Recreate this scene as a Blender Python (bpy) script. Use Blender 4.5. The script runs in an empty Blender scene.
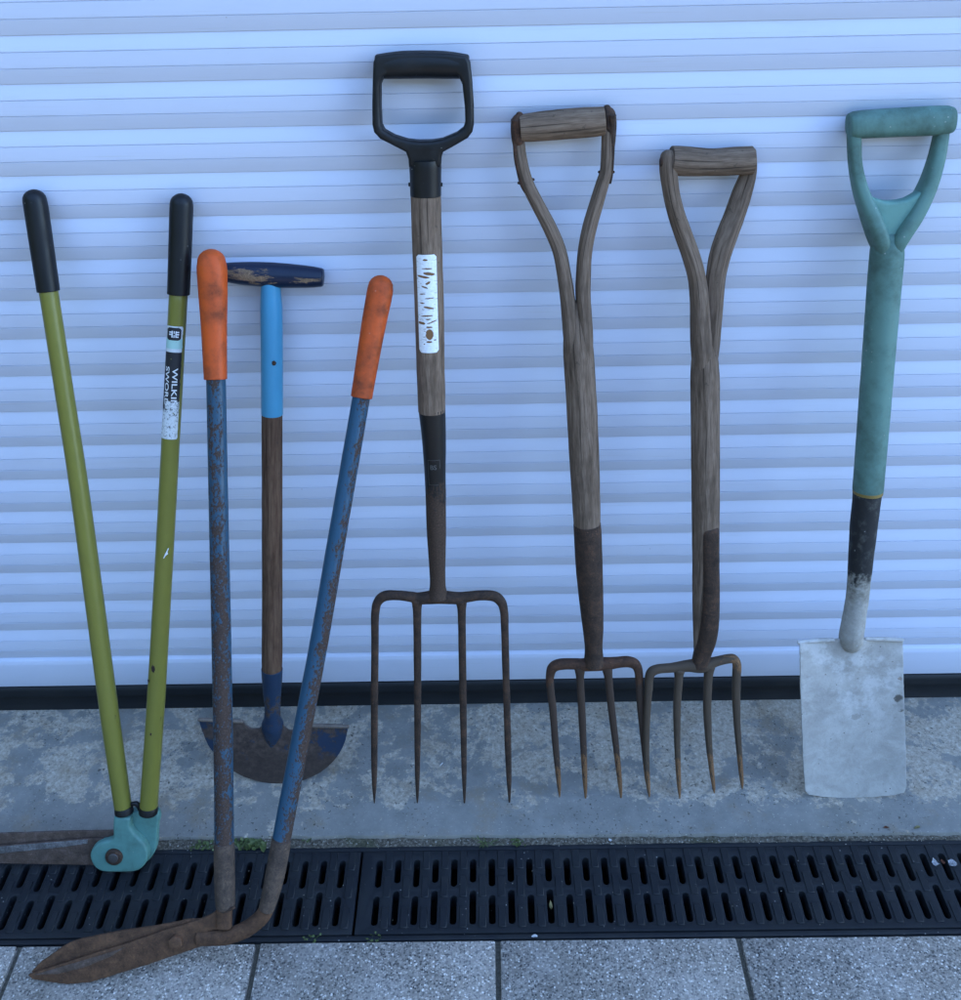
import bpy, bmesh, math, random
from mathutils import Vector, Matrix, noise as mnoise
random.seed(7)
R = math.radians
scene = bpy.context.scene
C = scene.collection

# ------------------------------------------------------------------ camera
F, TH, ROLL, YAW, CD, CH, CY = 1040.0, 0.47481, -0.021835, -0.010335, 1.212779, 1.250851, 348.353
fw = Vector((math.sin(YAW) * math.cos(TH), math.cos(YAW) * math.cos(TH), -math.sin(TH)))
r0 = Vector((math.cos(YAW), -math.sin(YAW), 0)); u0 = r0.cross(fw)
RT = math.cos(ROLL) * r0 + math.sin(ROLL) * u0
UP = -math.sin(ROLL) * r0 + math.cos(ROLL) * u0
EYE = Vector((0, -CD, CH))
cd = bpy.data.cameras.new('camera'); cam = bpy.data.objects.new('camera', cd); C.objects.link(cam)
m = Matrix((RT, UP, -fw)).transposed().to_4x4(); m.translation = EYE
cam.matrix_world = m
cd.sensor_fit = 'HORIZONTAL'; cd.sensor_width = 36; cd.lens = 36 * F / 961
cd.shift_y = -(500 - CY) / 961
cd.clip_start = 0.05; cd.clip_end = 2000
scene.camera = cam

def ray(px, py):
    return fw + (px - 480.5) / F * RT + (CY - py) / F * UP
def ground(px, py, z=0.0):
    d = ray(px, py); return EYE + d * ((z - EYE.z) / d.z)
def wall(px, py, y=0.0):
    d = ray(px, py); return EYE + d * ((y - EYE.y) / d.y)

class Plane:
    """the leaning plane a tool lies in: measured on the photo, gives metres"""
    def __init__(s, a, b, c):
        n = (b - a).cross(c - a).normalized()
        if n.dot(EYE - a) < 0: n = -n
        s.o, s.n = a, n
        s.ex = Vector((1, 0, 0)); s.ex = (s.ex - s.n * s.ex.dot(n)).normalized()
        s.ey = s.n.cross(s.ex)
    def pt(s, px, py, off=0.0):
        d = ray(px, py); o = s.o + s.n * off
        return EYE + d * ((o - EYE).dot(s.n) / d.dot(s.n))
    def m(s, px, py):
        return (s.pt(px, py) - EYE).dot(fw) / F
    def uv(s, px, py):
        p = s.pt(px, py) - s.o; return (p.dot(s.ex), p.dot(s.ey))
def lean(gx, gy, tx, ty, wy, z=0.0):
    a = ground(gx, gy, z)
    return Plane(a, a + Vector((1, 0, 0)), wall(tx, ty, wy))

# ------------------------------------------------------------------ object helpers
def tag(o, label=None, cat=None, group=None, kind=None):
    for k, v in (('label', label), ('category', cat), ('group', group), ('kind', kind)):
        if v: o[k] = v
    return o
def empty(name, loc, label, cat, group=None):
    o = bpy.data.objects.new(name, None); C.objects.link(o); o.location = loc; o.empty_display_size = .05
    return tag(o, label, cat, group)
def root_of(o):
    while o.parent: o = o.parent
    return o
def link(name, me, mats, parent=None, label=None, sharp=40):
    """me has world coordinates; store relative to the thing's base"""
    if parent is not None:
        base = root_of(parent).location
        me.transform(Matrix.Translation(-base))
    o = bpy.data.objects.new(name, me); C.objects.link(o)
    if parent is not None:
        o.parent = parent
    for mt in (mats if isinstance(mats, (list, tuple)) else [mats]): me.materials.append(mt)
    for p in me.polygons: p.use_smooth = True
    me.set_sharp_from_angle(angle=R(sharp))
    if label: o['label'] = label
    return o

def catmull(P, sub):
    if len(P) < 3 or sub <= 1:
        if sub <= 1: return P
    out = []
    n = len(P)
    for i in range(n - 1):
        p0, p1, p2, p3 = P[max(i - 1, 0)], P[i], P[i + 1], P[min(i + 2, n - 1)]
        for k in range(sub):
            t = k / sub
            out.append(tuple(.5 * ((2 * b) + (-a + c) * t + (2 * a - 5 * b + 4 * c - d) * t * t + (-a + 3 * b - 3 * c + d) * t ** 3)
                             for a, b, c, d in zip(p0, p1, p2, p3)))
    out.append(tuple(P[-1]))
    return out

def sweep_data(bm, lay, cen, rad, nrm, n=20, ratio=1.0, ex=2.0, cap0='flat', cap1='flat', wob=.0, seed=0.0, twist=0.0):
    """sweep a rounded section along world points cen with half-widths rad"""
    cen = [Vector(c) for c in cen]; N = len(cen)
    rings = []; s = 0.0
    tang = []
    for i in range(N):
        t = cen[min(i + 1, N - 1)] - cen[max(i - 1, 0)]; tang.append(t.normalized())
    prof = []
    for i in range(N):
        if i: s += (cen[i] - cen[i - 1]).length
        prof.append((cen[i], rad[i], tang[i], s))
    def caps(c, r, t, s, kind, sg):
        if kind == 'round': return [(c + t * sg * r * math.sin(a) * .95, max(r * math.cos(a), r * .04), t, s + sg * r * math.sin(a)) for a in (R(18), R(36), R(54), R(70), R(84))]
        if kind == 'soft': return [(c + t * sg * r * d, r * k, t, s + sg * r * d) for d, k in ((.10, .97), (.18, .90), (.22, .78))]
        if kind == 'open': return []
        return [(c + t * sg * .0006, r * .96, t, s + sg * .0006)]
    prof = list(reversed(caps(prof[0][0], prof[0][1], prof[0][2], 0, cap0, -1))) + prof + caps(prof[-1][0], prof[-1][1], prof[-1][2], s, cap1, 1)
    for c, r, t, sl in prof:
        w = t.cross(nrm).normalized() * -1
        # keep width direction pointing to +x-ish side consistently
        d = w.cross(t).normalized()
        if d.dot(nrm) < 0: d = -d
        if twist:
            tw = R(twist); w, d = w * math.cos(tw) + d * math.sin(tw), d * math.cos(tw) - w * math.sin(tw)
        rt_ = ratio if not isinstance(ratio, tuple) else ratio[0] + (ratio[1] - ratio[0]) * max(0, min(1, sl / max(s, 1e-6)))
        ring = []
        for k in range(n):
            a = 2 * math.pi * k / n
            ca, sa = math.cos(a), math.sin(a)
            e = 2.0 / ex
            x = math.copysign(abs(ca) ** e, ca); y = math.copysign(abs(sa) ** e, sa)
            rr = r
            p = c + w * x * rr + d * y * rr * rt_
            if wob:
                p = p + (p - c).normalized() * mnoise.noise(p * 35 + Vector((seed, 0, 0))) * wob * r + (p - c).normalized() * mnoise.noise(p * 120 + Vector((0, seed, 0))) * wob * .35 * r
            v = bm.verts.new(p); v[lay] = Vector((ca * .01, sa * .01, sl)); ring.append(v)
        rings.append(ring)
    for A, B in zip(rings, rings[1:]):
        for k in range(n):
            bm.faces.new((A[k], A[(k + 1) % n], B[(k + 1) % n], B[k]))
    if cap0 != 'open': bm.faces.new(list(reversed(rings[0])))
    if cap1 != 'open': bm.faces.new(rings[-1])

class MB:
    def __init__(s):
        s.bm = bmesh.new(); s.lay = s.bm.verts.layers.float_vector.new('tube')
    def tube(s, pl, pts, sub=6, off=0.0, **k):
        P = catmull([(p[0], p[1], p[2], p[3] if len(p) > 3 else 0.0) for p in pts], sub)
        cen = [pl.pt(p[0], p[1], off + p[3]) for p in P]
        rad = [max(p[2], .3) * pl.m(p[0], p[1]) / 2 for p in P]
        sweep_data(s.bm, s.lay, cen, rad, pl.n, **k)
    def world(s, cen, rad, nrm=Vector((0, -1, 0)), **k):
        sweep_data(s.bm, s.lay, cen, rad, nrm, **k)
    def box(s, lo, hi, bev=0.0, seg=1):
        r = bmesh.ops.create_cube(s.bm, size=1)
        v = r['verts']; lo, hi = Vector(lo), Vector(hi)
        for q in v:
            q.co = Vector(((lo[i] + hi[i]) / 2 + q.co[i] * (hi[i] - lo[i]) for i in range(3)))
        if bev:
            e = list({e for q in v for e in q.link_edges})
            bmesh.ops.bevel(s.bm, geom=e, offset=bev, segments=seg, affect='EDGES', profile=.5)
    def build(s, name, mats, parent=None, label=None, sharp=40):
        bmesh.ops.recalc_face_normals(s.bm, faces=s.bm.faces)
        me = bpy.data.meshes.new(name); s.bm.to_mesh(me); s.bm.free()
        return link(name, me, mats, parent, label, sharp)

def fill_mesh(loops, ext, bev, bres=2):
    """rounded, extruded flat outline (first loop) with holes, in its own x-y plane"""
    cu = bpy.data.curves.new('outline', 'CURVE'); cu.dimensions = '2D'; cu.fill_mode = 'BOTH'
    cu.extrude = max(ext / 2 - bev, 0); cu.bevel_depth = bev; cu.bevel_resolution = bres; cu.offset = -bev
    for L in loops:
        sp = cu.splines.new('POLY'); sp.points.add(len(L) - 1)
        for p, q in zip(sp.points, L): p.co = (q[0], q[1], 0, 1)
        sp.use_cyclic_u = True
    o = bpy.data.objects.new('outline', cu); C.objects.link(o)
    dg = bpy.context.evaluated_depsgraph_get(); dg.update()
    me = bpy.data.meshes.new_from_object(o.evaluated_get(dg))
    bpy.data.objects.remove(o); bpy.data.curves.remove(cu)
    me.materials.clear()
    bm = bmesh.new(); bm.from_mesh(me)
    bmesh.ops.remove_doubles(bm, verts=bm.verts, dist=1e-6)
    bmesh.ops.recalc_face_normals(bm, faces=bm.faces)
    bm.to_mesh(me); bm.free()
    return me
def closed(L, sub):
    if sub <= 1: return L
    n = len(L); out = []
    for i in range(n):
        p0, p1, p2, p3 = L[i - 1], L[i], L[(i + 1) % n], L[(i + 2) % n]
        for k in range(sub):
            t = k / sub
            out.append(tuple(.5 * ((2 * b) + (-a + c) * t + (2 * a - 5 * b + 4 * c - d) * t * t + (-a + 3 * b - 3 * c + d) * t ** 3)
                             for a, b, c, d in zip(p0, p1, p2, p3)))
    return out
def plate(name, pl, outline, mats, parent, th, bev=.001, off=0.0, holes=(), sub=1, jag=0.0, bend=None, label=None, sharp=40, bres=2):
    loops = [[pl.uv(*p) for p in closed(L, sub)] for L in [outline] + list(holes)]
    if jag:
        loops[0] = densify(loops[0], .004)
        loops[0] = [(x + jag * mnoise.noise(Vector((x, y, 3)) * 160), y + jag * mnoise.noise(Vector((x, y, 9)) * 160)) for x, y in loops[0]]
    me = fill_mesh(loops, th, bev, bres)
    M = Matrix((pl.ex, pl.ey, pl.n)).transposed().to_4x4(); M.translation = pl.o + pl.n * off
    if bend:
        bm = bmesh.new(); bm.from_mesh(me)
        us = [v.co.x for v in bm.verts]; vs = [v.co.y for v in bm.verts]
        for (k, lo, hi) in ((0, min(us), max(us)), (1, min(vs), max(vs))):
            for i in range(1, 30):
                c = lo + (hi - lo) * i / 30
                bmesh.ops.bisect_plane(bm, geom=bm.verts[:] + bm.edges[:] + bm.faces[:], plane_co=(c, c, 0), plane_no=((1, 0, 0) if k == 0 else (0, 1, 0)))
        for v in bm.verts: v.co.z += bend(v.co.x, v.co.y)
        bm.to_mesh(me); bm.free()
    me.transform(M)
    return link(name, me, mats, parent, label, sharp)
def densify(L, d):
    out = []
    for i in range(len(L)):
        a, b = Vector(L[i]), Vector(L[(i + 1) % len(L)])
        n = max(1, int((b - a).length / d))
        for k in range(n): out.append(tuple(a.lerp(b, k / n)))
    return out
def disc(pl, cx, cy, rpx, n=28):
    return [(cx + rpx * math.cos(2 * math.pi * k / n), cy + rpx * math.sin(2 * math.pi * k / n)) for k in range(n)]
def text_mesh(body, size):
    cu = bpy.data.curves.new('t', 'FONT'); cu.body = body; cu.size = size; cu.align_x = 'LEFT'
    cu.offset = size * .012
    o = bpy.data.objects.new('t', cu); C.objects.link(o)
    dg = bpy.context.evaluated_depsgraph_get(); dg.update()
    me = bpy.data.meshes.new_from_object(o.evaluated_get(dg))
    bpy.data.objects.remove(o); bpy.data.curves.remove(cu); me.materials.clear()
    return me

# ------------------------------------------------------------------ materials
class G:
    def __init__(s, name):
        s.m = bpy.data.materials.new(name); s.m.use_nodes = True
        s.nt = s.m.node_tree; s.b = s.nt.nodes['Principled BSDF']
        s.tc = s.nt.nodes.new('ShaderNodeTexCoord'); s.obj = s.tc.outputs['Object']
        s._tube = None
    @property
    def tube(s):
        if s._tube is None:
            a = s.nt.nodes.new('ShaderNodeAttribute'); a.attribute_name = 'tube'; s._tube = a.outputs['Vector']
        return s._tube
    def put(s, sock, v):
        if hasattr(v, 'is_output'): s.nt.links.new(v, sock)
        else:
            if isinstance(v, tuple) and len(v) == 3 and sock.type == 'RGBA': v = (*v, 1)
            sock.default_value = v
    def map(s, vec, sc=(1, 1, 1), loc=(0, 0, 0)):
        n = s.nt.nodes.new('ShaderNodeMapping'); s.put(n.inputs['Vector'], vec); n.inputs['Scale'].default_value = sc; n.inputs['Location'].default_value = loc
        return n.outputs[0]
    def noise(s, vec, scale, det=4, rough=.55, dist=0.0):
        n = s.nt.nodes.new('ShaderNodeTexNoise'); s.put(n.inputs['Vector'], vec); n.inputs['Scale'].default_value = scale
        n.inputs['Detail'].default_value = det; n.inputs['Roughness'].default_value = rough; n.inputs['Distortion'].default_value = dist
        return n.outputs['Fac']
    def vor(s, vec, scale, feat='F1', out='Distance', rnd=1.0):
        n = s.nt.nodes.new('ShaderNodeTexVoronoi'); n.feature = feat; s.put(n.inputs['Vector'], vec); n.inputs['Scale'].default_value = scale
        n.inputs['Randomness'].default_value = rnd
        return n.outputs[out]
    def ramp(s, f, stops, interp='LINEAR'):
        n = s.nt.nodes.new('ShaderNodeValToRGB'); s.put(n.inputs[0], f); cr = n.color_ramp; cr.interpolation = interp
        while len(cr.elements) < len(stops): cr.elements.new(.5)
        for e, (p, c) in zip(cr.elements, stops):
            e.position = p; e.color = (c, c, c, 1) if not isinstance(c, tuple) else (*c, 1)
        return n.outputs['Color']
    def sm(s, f, a, b):   # 0 below a, 1 above b
        n = s.nt.nodes.new('ShaderNodeMapRange'); n.interpolation_type = 'SMOOTHSTEP'
        s.put(n.inputs[0], f); n.inputs[1].default_value = a; n.inputs[2].default_value = b
        return n.outputs[0]
    def mix(s, f, a, b, mode='MIX'):
        n = s.nt.nodes.new('ShaderNodeMix'); n.data_type = 'RGBA'; n.blend_type = mode
        s.put(n.inputs[0], f); s.put(n.inputs[6], a); s.put(n.inputs[7], b)
        return n.outputs[2]
    def math(s, op, a, b=0.0):
        n = s.nt.nodes.new('ShaderNodeMath'); n.operation = op; s.put(n.inputs[0], a); s.put(n.inputs[1], b)
        return n.outputs[0]
    def sep(s, v):
        n = s.nt.nodes.new('ShaderNodeSeparateXYZ'); s.put(n.inputs[0], v); return n.outputs
    def add(s, v, w):
        n = s.nt.nodes.new('ShaderNodeVectorMath'); s.put(n.inputs[0], v); s.put(n.inputs[1], w); return n.outputs[0]
    def bump(s, h, st=.4, d=.001, prev=None):
        n = s.nt.nodes.new('ShaderNodeBump'); s.put(n.inputs['Height'], h); n.inputs['Strength'].default_value = st; n.inputs['Distance'].default_value = d
        if prev is not None: s.nt.links.new(prev, n.inputs['Normal'])
        s.nt.links.new(n.outputs[0], s.b.inputs['Normal']); return n.outputs[0]
    def out(s, col=None, rough=None, spec=None, metal=None):
        if col is not None: s.put(s.b.inputs['Base Color'], col)
        if rough is not None: s.put(s.b.inputs['Roughness'], rough)
        if spec is not None: s.put(s.b.inputs['Specular IOR Level'], spec)
        if metal is not None: s.put(s.b.inputs['Metallic'], metal)
        return s.m

def mat_shutter():
    g = G('white_shutter')
    st = g.noise(g.map(g.obj, (2.5, 40, 160)), 3, 4, .6)
    dirt = g.sm(g.noise(g.map(g.obj, (1, 1, 3)), 6, 5, .65), .45, .8)
    c = g.mix(g.math('MULTIPLY', dirt, .16), (.545, .580, .690), (.42, .41, .42))
    c = g.mix(g.math('MULTIPLY', g.sm(st, .60, .74), .30), c, (.42, .42, .44))
    sp = g.sm(g.vor(g.map(g.obj, (1, 1, 1.4)), 26), .030, .014)
    keep = g.sm(g.noise(g.obj, 9, 1), .54, .60)
    c = g.mix(g.math('MULTIPLY', g.math('MULTIPLY', sp, keep), .6), c, (.16, .13, .11))
    g.bump(g.noise(g.map(g.obj, (3, 40, 40)), 12, 3), .05, .001)
    return g.out(c, g.ramp(st, [(.3, .36), (.7, .5)]), .35)
def mat_concrete():
    g = G('worn_concrete')
    v = g.obj
    big = g.noise(v, 9, 10, .70, .4)
    mid = g.noise(g.map(v, loc=(3, 1, 0)), 34, 9, .74)
    fine = g.noise(v, 210, 4, .75)
    vy = g.sep(v)[1]
    edge = g.math('MULTIPLY', g.sm(g.math('MULTIPLY', vy, -1.0), .165, .235), .10)     # smooth trowelled skin survives near the front edge
    skin = g.sm(g.math('SUBTRACT', g.math('ADD', g.math('MULTIPLY', big, .55), g.math('MULTIPLY', mid, .45)), edge), .505, .475)
    worn = g.ramp(g.math('ADD', g.math('MULTIPLY', g.noise(v, 110, 8, .8), .6), g.math('MULTIPLY', fine, .4)), [(.30, (.10, .09, .075)), (.43, (.235, .210, .172)), (.55, (.375, .345, .295)), (.70, (.58, .55, .495))])
    skn = g.ramp(g.noise(v, 22, 8, .7), [(.3, (.140, .144, .138)), (.7, (.225, .228, .218))])
    c = g.mix(skin, worn, skn)
    c = g.mix(g.math('MULTIPLY', g.sm(g.noise(g.map(v, loc=(8, 2, 0)), 13, 6, .7), .50, .70), .6), c, (.19, .15, .10))
    c = g.mix(g.math('MULTIPLY', g.sm(g.noise(g.map(v, loc=(1, 7, 0)), 300, 3, .7), .62, .70), .45), c, (.62, .61, .58))
    pit = g.sm(g.noise(g.map(v, loc=(4, 4, 0)), 170, 4, .68), .60, .635)
    pk = g.math('MULTIPLY', pit, g.sm(g.noise(v, 10, 4), .44, .56))
    c = g.mix(g.math('MULTIPLY', pk, .85), c, (.035, .032, .028))
    h = g.math('SUBTRACT', g.math('ADD', g.math('MULTIPLY', fine, .5), g.math('MULTIPLY', g.math('SUBTRACT', 1, skin), .0)), g.math('MULTIPLY', pk, 1.5))
    c = g.mix(1.0, c, (1.08, 1.02, .95), 'MULTIPLY')
    g.bump(h, .5, .0012)
    return g.out(c, g.mix(skin, (.9, .9, .9), (.6, .6, .6)), .35)
def mat_paver():
    g = G('exposed_aggregate_paving')
    v = g.obj
    w = g.add(v, g.map(g.noise(v, 300, 2), (.0015, .0015, .0015)))
    cell = g.vor(w, 430, 'F1', 'Color'); d = g.vor(w, 430)
    chip = g.ramp(g.sep(cell)[0], [(0, (.045, .045, .048)), (.13, (.11, .108, .105)), (.32, (.205, .197, .185)), (.56, (.285, .275, .258)), (.80, (.38, .37, .35)), (.94, (.60, .60, .59))], 'CONSTANT')
    c = g.mix(g.sm(d, .42, .75), chip, (.20, .19, .175))
    dk = g.sm(g.vor(g.map(v, loc=(5, 5, 0)), 120), .2, .14)
    c = g.mix(g.math('MULTIPLY', dk, .8), c, (.035, .035, .04))
    c = g.mix(g.math('MULTIPLY', g.sm(g.noise(v, 5, 5, .6), .45, .75), .45), c, (.17, .16, .14))
    br = g.sm(g.noise(v, 14, 4, .6), .4, .7)
    c = g.mix(g.math('MULTIPLY', br, .18), c, (.55, .55, .55))
    c = g.mix(1.0, c, (1.12, 1.02, .92), 'MULTIPLY')
    g.bump(g.math('SUBTRACT', g.math('MULTIPLY', g.sep(cell)[1], .7), d), .55, .0012)
    return g.out(c, .75, .4)
def mat_mortar():
    g = G('gritty_mortar'); v = g.obj
    c = g.ramp(g.noise(v, 240, 4, .7), [(.3, (.03, .026, .02)), (.5, (.10, .085, .065)), (.75, (.27, .24, .19))])
    c = g.mix(g.math('MULTIPLY', g.sm(g.noise(v, 13, 3), .54, .68), .5), c, (.045, .05, .02))
    g.bump(g.noise(v, 300, 4, .7), .9, .003); return g.out(c, .95, .2)
def mat_sand():
    g = G('joint_sand'); v = g.obj
    c = g.ramp(g.noise(v, 300, 4, .7), [(.3, (.055, .048, .036)), (.7, (.15, .135, .105))])
    g.bump(g.noise(v, 400, 3), .8, .002); return g.out(c, .95, .2)
def mat_far():
    g = G('driveway'); v = g.obj
    c = g.ramp(g.noise(v, 12, 6, .7), [(.3, (.09, .088, .085)), (.7, (.13, .128, .12))]); return g.out(c, .9, .3)
def mat_plastic(name, base, dust, amt=.35, rough=.45, sc=60, spec=.3, speck=.5):
    g = G(name); v = g.obj
    n = g.noise(v, sc, 6, .7); n2 = g.noise(v, sc * .22, 4, .6)
    f = g.math('MULTIPLY', g.sm(g.math('ADD', g.math('MULTIPLY', n, .5), g.math('MULTIPLY', n2, .5)), .42, .68), amt)
    c = g.mix(f, base, dust)
    sp = g.sm(g.vor(v, sc * 3.2), .13, .07)
    if speck: c = g.mix(g.math('MULTIPLY', g.math('MULTIPLY', sp, g.sm(g.noise(v, sc * .6, 2), .56, .62)), speck), c, (.45, .44, .41))
    g.bump(g.noise(v, sc * 8, 3, .6), .15, .0006)
    return g.out(c, g.mix(f, (rough,) * 3, (.85,) * 3), spec)
def mat_wood(name, dark, midc, light, crack=.8, knots=True):
    g = G(name); t = g.tube
    v = g.map(t, (1, 1, .045))
    v = g.add(v, g.map(g.noise(g.map(t, (1, 1, .35)), 55, 3), (.0022, .0022, 0)))
    n1 = g.noise(v, 420, 5, .62); n2 = g.noise(v, 1300, 3, .6)
    n3 = g.noise(g.map(t, (1, 1, .5)), 28, 4, .6)
    c = g.ramp(g.math('ADD', g.math('MULTIPLY', n1, .7), g.math('MULTIPLY', n2, .3)), [(.32, dark), (.48, midc), (.66, light)])
    c = g.mix(g.math('MULTIPLY', g.sm(n3, .42, .68), .55), c, tuple(x * .45 for x in midc))
    ck = g.sm(g.noise(g.map(t, (1, 1, .018), (.3, .1, 0)), 520, 3, .5), .60, .68)
    c = g.mix(g.math('MULTIPLY', ck, crack), c, tuple(x * .25 for x in dark))
    sp = g.sm(g.noise(g.map(t, (1, 1, .7)), 240, 3, .6), .66, .74)
    c = g.mix(g.math('MULTIPLY', sp, .5), c, (.05, .04, .03))
    g.bump(g.math('SUBTRACT', g.math('ADD', n1, g.math('MULTIPLY', n2, .5)), g.math('MULTIPLY', ck, .8)), .5, .0012)
    return g.out(c, .85, .15)
def mat_rust(name, dark, midc, light, rough=.8, metal=0.0, grime=None):
    g = G(name); v = g.obj
    n = g.noise(v, 70, 7, .7, .3); f = g.noise(v, 420, 4, .7)
    c = g.ramp(g.math('ADD', g.math('MULTIPLY', n, .6), g.math('MULTIPLY', f, .4)), [(.34, dark), (.5, midc), (.66, light)])
    c = g.mix(g.math('MULTIPLY', g.sm(g.noise(v, 24, 4, .6), .55, .72), .6), c, dark)
    c = g.mix(g.math('MULTIPLY', g.sm(g.noise(v, 260, 3, .7), .66, .74), .6), c, tuple(min(1, x * 2.4) for x in light))
    if grime: c = g.mix(g.math('MULTIPLY', g.sm(g.noise(v, 45, 5, .7), .48, .66), .65), c, grime)
    g.bump(g.math('ADD', f, n), .7, .0012)
    return g.out(c, g.ramp(f, [(.3, rough - .15), (.7, min(1, rough + .1))]), .22, metal)
def mat_worn(name, paint, under, amount, front=.0, z0=None, z1=None, zamt=0.0, sc=60, stretch=.35, rough=.4, paint2=None, under2=None, side=0):
    """paint worn through to what is under it: patches, more on the face turned outward (front) and toward one end (z)"""
    g = G(name); t = g.tube; xyz = g.sep(t)
    n = g.noise(g.map(t, (1, 1, stretch)), sc * 2.2, 7, .72); n2 = g.noise(g.map(t, (1, 1, .5)), sc * .5, 3, .6)
    k = g.math('ADD', g.math('MULTIPLY', n, .65), g.math('MULTIPLY', n2, .35))
    k = g.math('ADD', k, amount)
    if front: k = g.math('ADD', k, g.math('MULTIPLY', xyz[1], front * 100))
    if side: k = g.math('ADD', k, g.math('MULTIPLY', xyz[0], side * 100))
    if z1 is not None: k = g.math('ADD', k, g.math('MULTIPLY', g.sm(xyz[2], z0, z1), zamt))
    mask = g.sm(k, .50, .54)
    pc = g.mix(g.noise(g.map(t, (1, 1, .3)), sc * 3, 4), paint, paint2 or tuple(x * .7 for x in paint))
    f = g.noise(g.map(t, (1, 1, .8)), 600, 4, .7)
    uc = g.ramp(f, [(.3, tuple(x * .55 for x in under)), (.55, under), (.75, under2 or tuple(x * 1.7 for x in under))])
    c = g.mix(mask, pc, uc)
    g.bump(g.math('ADD', g.math('MULTIPLY', mask, -1.0), g.math('MULTIPLY', f, .35)), .45, .0006)
    return g.out(c, g.mix(mask, (rough,) * 3, (.85,) * 3), .3)

M = {}
M['shutter'] = mat_shutter()
M['rubber'] = mat_plastic('rubber_seal', (.0075, .0090, .0115), (.017, .017, .017), .5, .5, 30, speck=0)
M['drain'] = mat_plastic('drain_plastic', (.0062, .0082, .0115), (.019, .020, .020), .6, .55, 40)
M['channel'] = mat_plastic('channel_plastic', (.006, .006, .006), (.02, .018, .015), .5, .8, 40)
M['concrete'] = mat_concrete(); M['paver'] = mat_paver(); M['mortar'] = mat_mortar(); M['sand'] = mat_sand(); M['far'] = mat_far()
M['black'] = mat_plastic('black_plastic', (.0045, .0048, .0058), (.020, .019, .019), .5, .42, 55)
M['grip_black'] = mat_plastic('black_grip', (.0045, .0048, .0058), (.013, .0125, .0125), .35, .42, 40)
M['orange'] = mat_plastic('orange_grip', (.52, .075, .008), (.075, .026, .012), 1.0, .5, 30, speck=.15)
M['wood_grey'] = mat_wood('weathered_ash', (.068, .046, .031), (.138, .094, .066), (.226, .160, .117), .6)
M['wood_fork'] = mat_wood('worn_ash', (.078, .052, .034), (.160, .107, .074), (.255, .178, .126), .6)
M['wood_brown'] = mat_wood('brown_ash', (.050, .026, .016), (.098, .054, .034), (.155, .094, .060), .5)
M['rust'] = mat_rust('rusty_steel', (.022, .013, .009), (.062, .031, .019), (.125, .056, .030))
M['rust_dark'] = mat_rust('dark_steel', (.016, .011, .009), (.044, .027, .019), (.098, .050, .030))
M['rust_tip'] = mat_worn('tine_steel', (.058, .034, .023), (.16, .080, .036), -.09, 0, .08, .19, .20, 60, .6, .8, (.034, .022, .016))
M['rust_grey'] = mat_worn('grey_rusty_steel', (.080, .055, .036), (.175, .090, .042), -.09, 0, .08, .19, .20, 60, .6, .8, (.048, .033, .023))
M['rust_blade'] = mat_rust('rusty_blade', (.032, .017, .011), (.080, .041, .023), (.140, .070, .038))
M['blade_grey'] = mat_rust('brown_steel', (.036, .024, .019), (.078, .052, .040), (.14, .10, .085), .6)
M['edge'] = mat_rust('bare_steel_edge', (.06, .055, .055), (.15, .14, .14), (.30, .29, .29), .42, .35)
M['socket'] = mat_worn('black_painted_socket', (.007, .0065, .0068), (.055, .032, .021), -.15, 0, .02, .19, .36, 70, .5, .45, (.014, .011, .010))
M['blue_shaft'] = mat_worn('blue_paint_over_rust', (.022, .070, .115), (.052, .032, .024), -.10, .11, .02, .40, .075, 200, .5, .38, (.015, .045, .078), (.095, .058, .042))
M['blue_shaft_b'] = mat_worn('blue_paint_worn', (.022, .075, .130), (.052, .032, .024), -.10, .05, .04, .46, .045, 200, .5, .38, (.015, .050, .088), (.095, .058, .042), side=.12)
M['sleeve'] = mat_rust('rusty_sleeve', (.026, .020, .017), (.065, .045, .034), (.125, .085, .062))
M['navy'] = mat_worn('navy_painted_wood', (.007, .015, .040), (.20, .13, .08), -.205, .215, None, None, 0, 75, .16, .35, (.005, .010, .026))
M['sky_blue'] = mat_worn('light_blue_paint', (.060, .27, .43), (.05, .035, .03), -.225, 0, None, None, 0, 60, .5, .38, (.052, .24, .39))
M['edger_blade'] = mat_rust('edger_steel', (.030, .022, .020), (.062, .043, .037), (.105, .072, .060))
M['olive'] = mat_worn('olive_green_paint', (.185, .172, .032), (.05, .03, .022), -.155, 0, .3, .75, .03, 60, .6, .34, (.150, .140, .028))
M['teal_cast'] = mat_plastic('teal_paint', (.092, .215, .19), (.04, .07, .055), .55, .38, 60)
M['green_plastic'] = mat_plastic('faded_green_plastic', (.100, .200, .172), (.048, .080, .062), .8, .5, 34)
M['pale_green'] = mat_plastic('pale_green_plastic', (.125, .27, .235), (.06, .11, .09), .55, .5, 50)
M['tread'] = mat_rust('tread_steel', (.09, .075, .065), (.15, .12, .10), (.22, .17, .14))
def simple(name, col, rough=.6, metal=0.0):
    g = G(name); v = g.obj
    c = g.mix(g.noise(v, 300, 4, .7), tuple(x * .7 for x in col), tuple(min(1, x * 1.15) for x in col)); g.bump(g.noise(v, 500, 3), .2, .0004)
    return g.out(c, rough, .4, metal)
M['yellow'] = simple('yellow_ring', (.22, .15, .04)); M['white_bit'] = simple('white_scrap', (.75, .75, .75)); M['ink'] = simple('sticker_ink', (.012, .013, .018), .5)
M['leaf'] = simple('weed_leaf', (.062, .085, .022), .6); M['dry'] = simple('dry_leaf', (.30, .26, .12)); M['brown_leaf'] = simple('brown_leaf', (.16, .055, .03))
M['letters'] = simple('white_lettering', (.68, .69, .70)); M['bolt'] = simple('dull_steel', (.085, .075, .072), .5, .4); M['grit'] = simple('pale_grit', (.28, .26, .22), .9)
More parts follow.
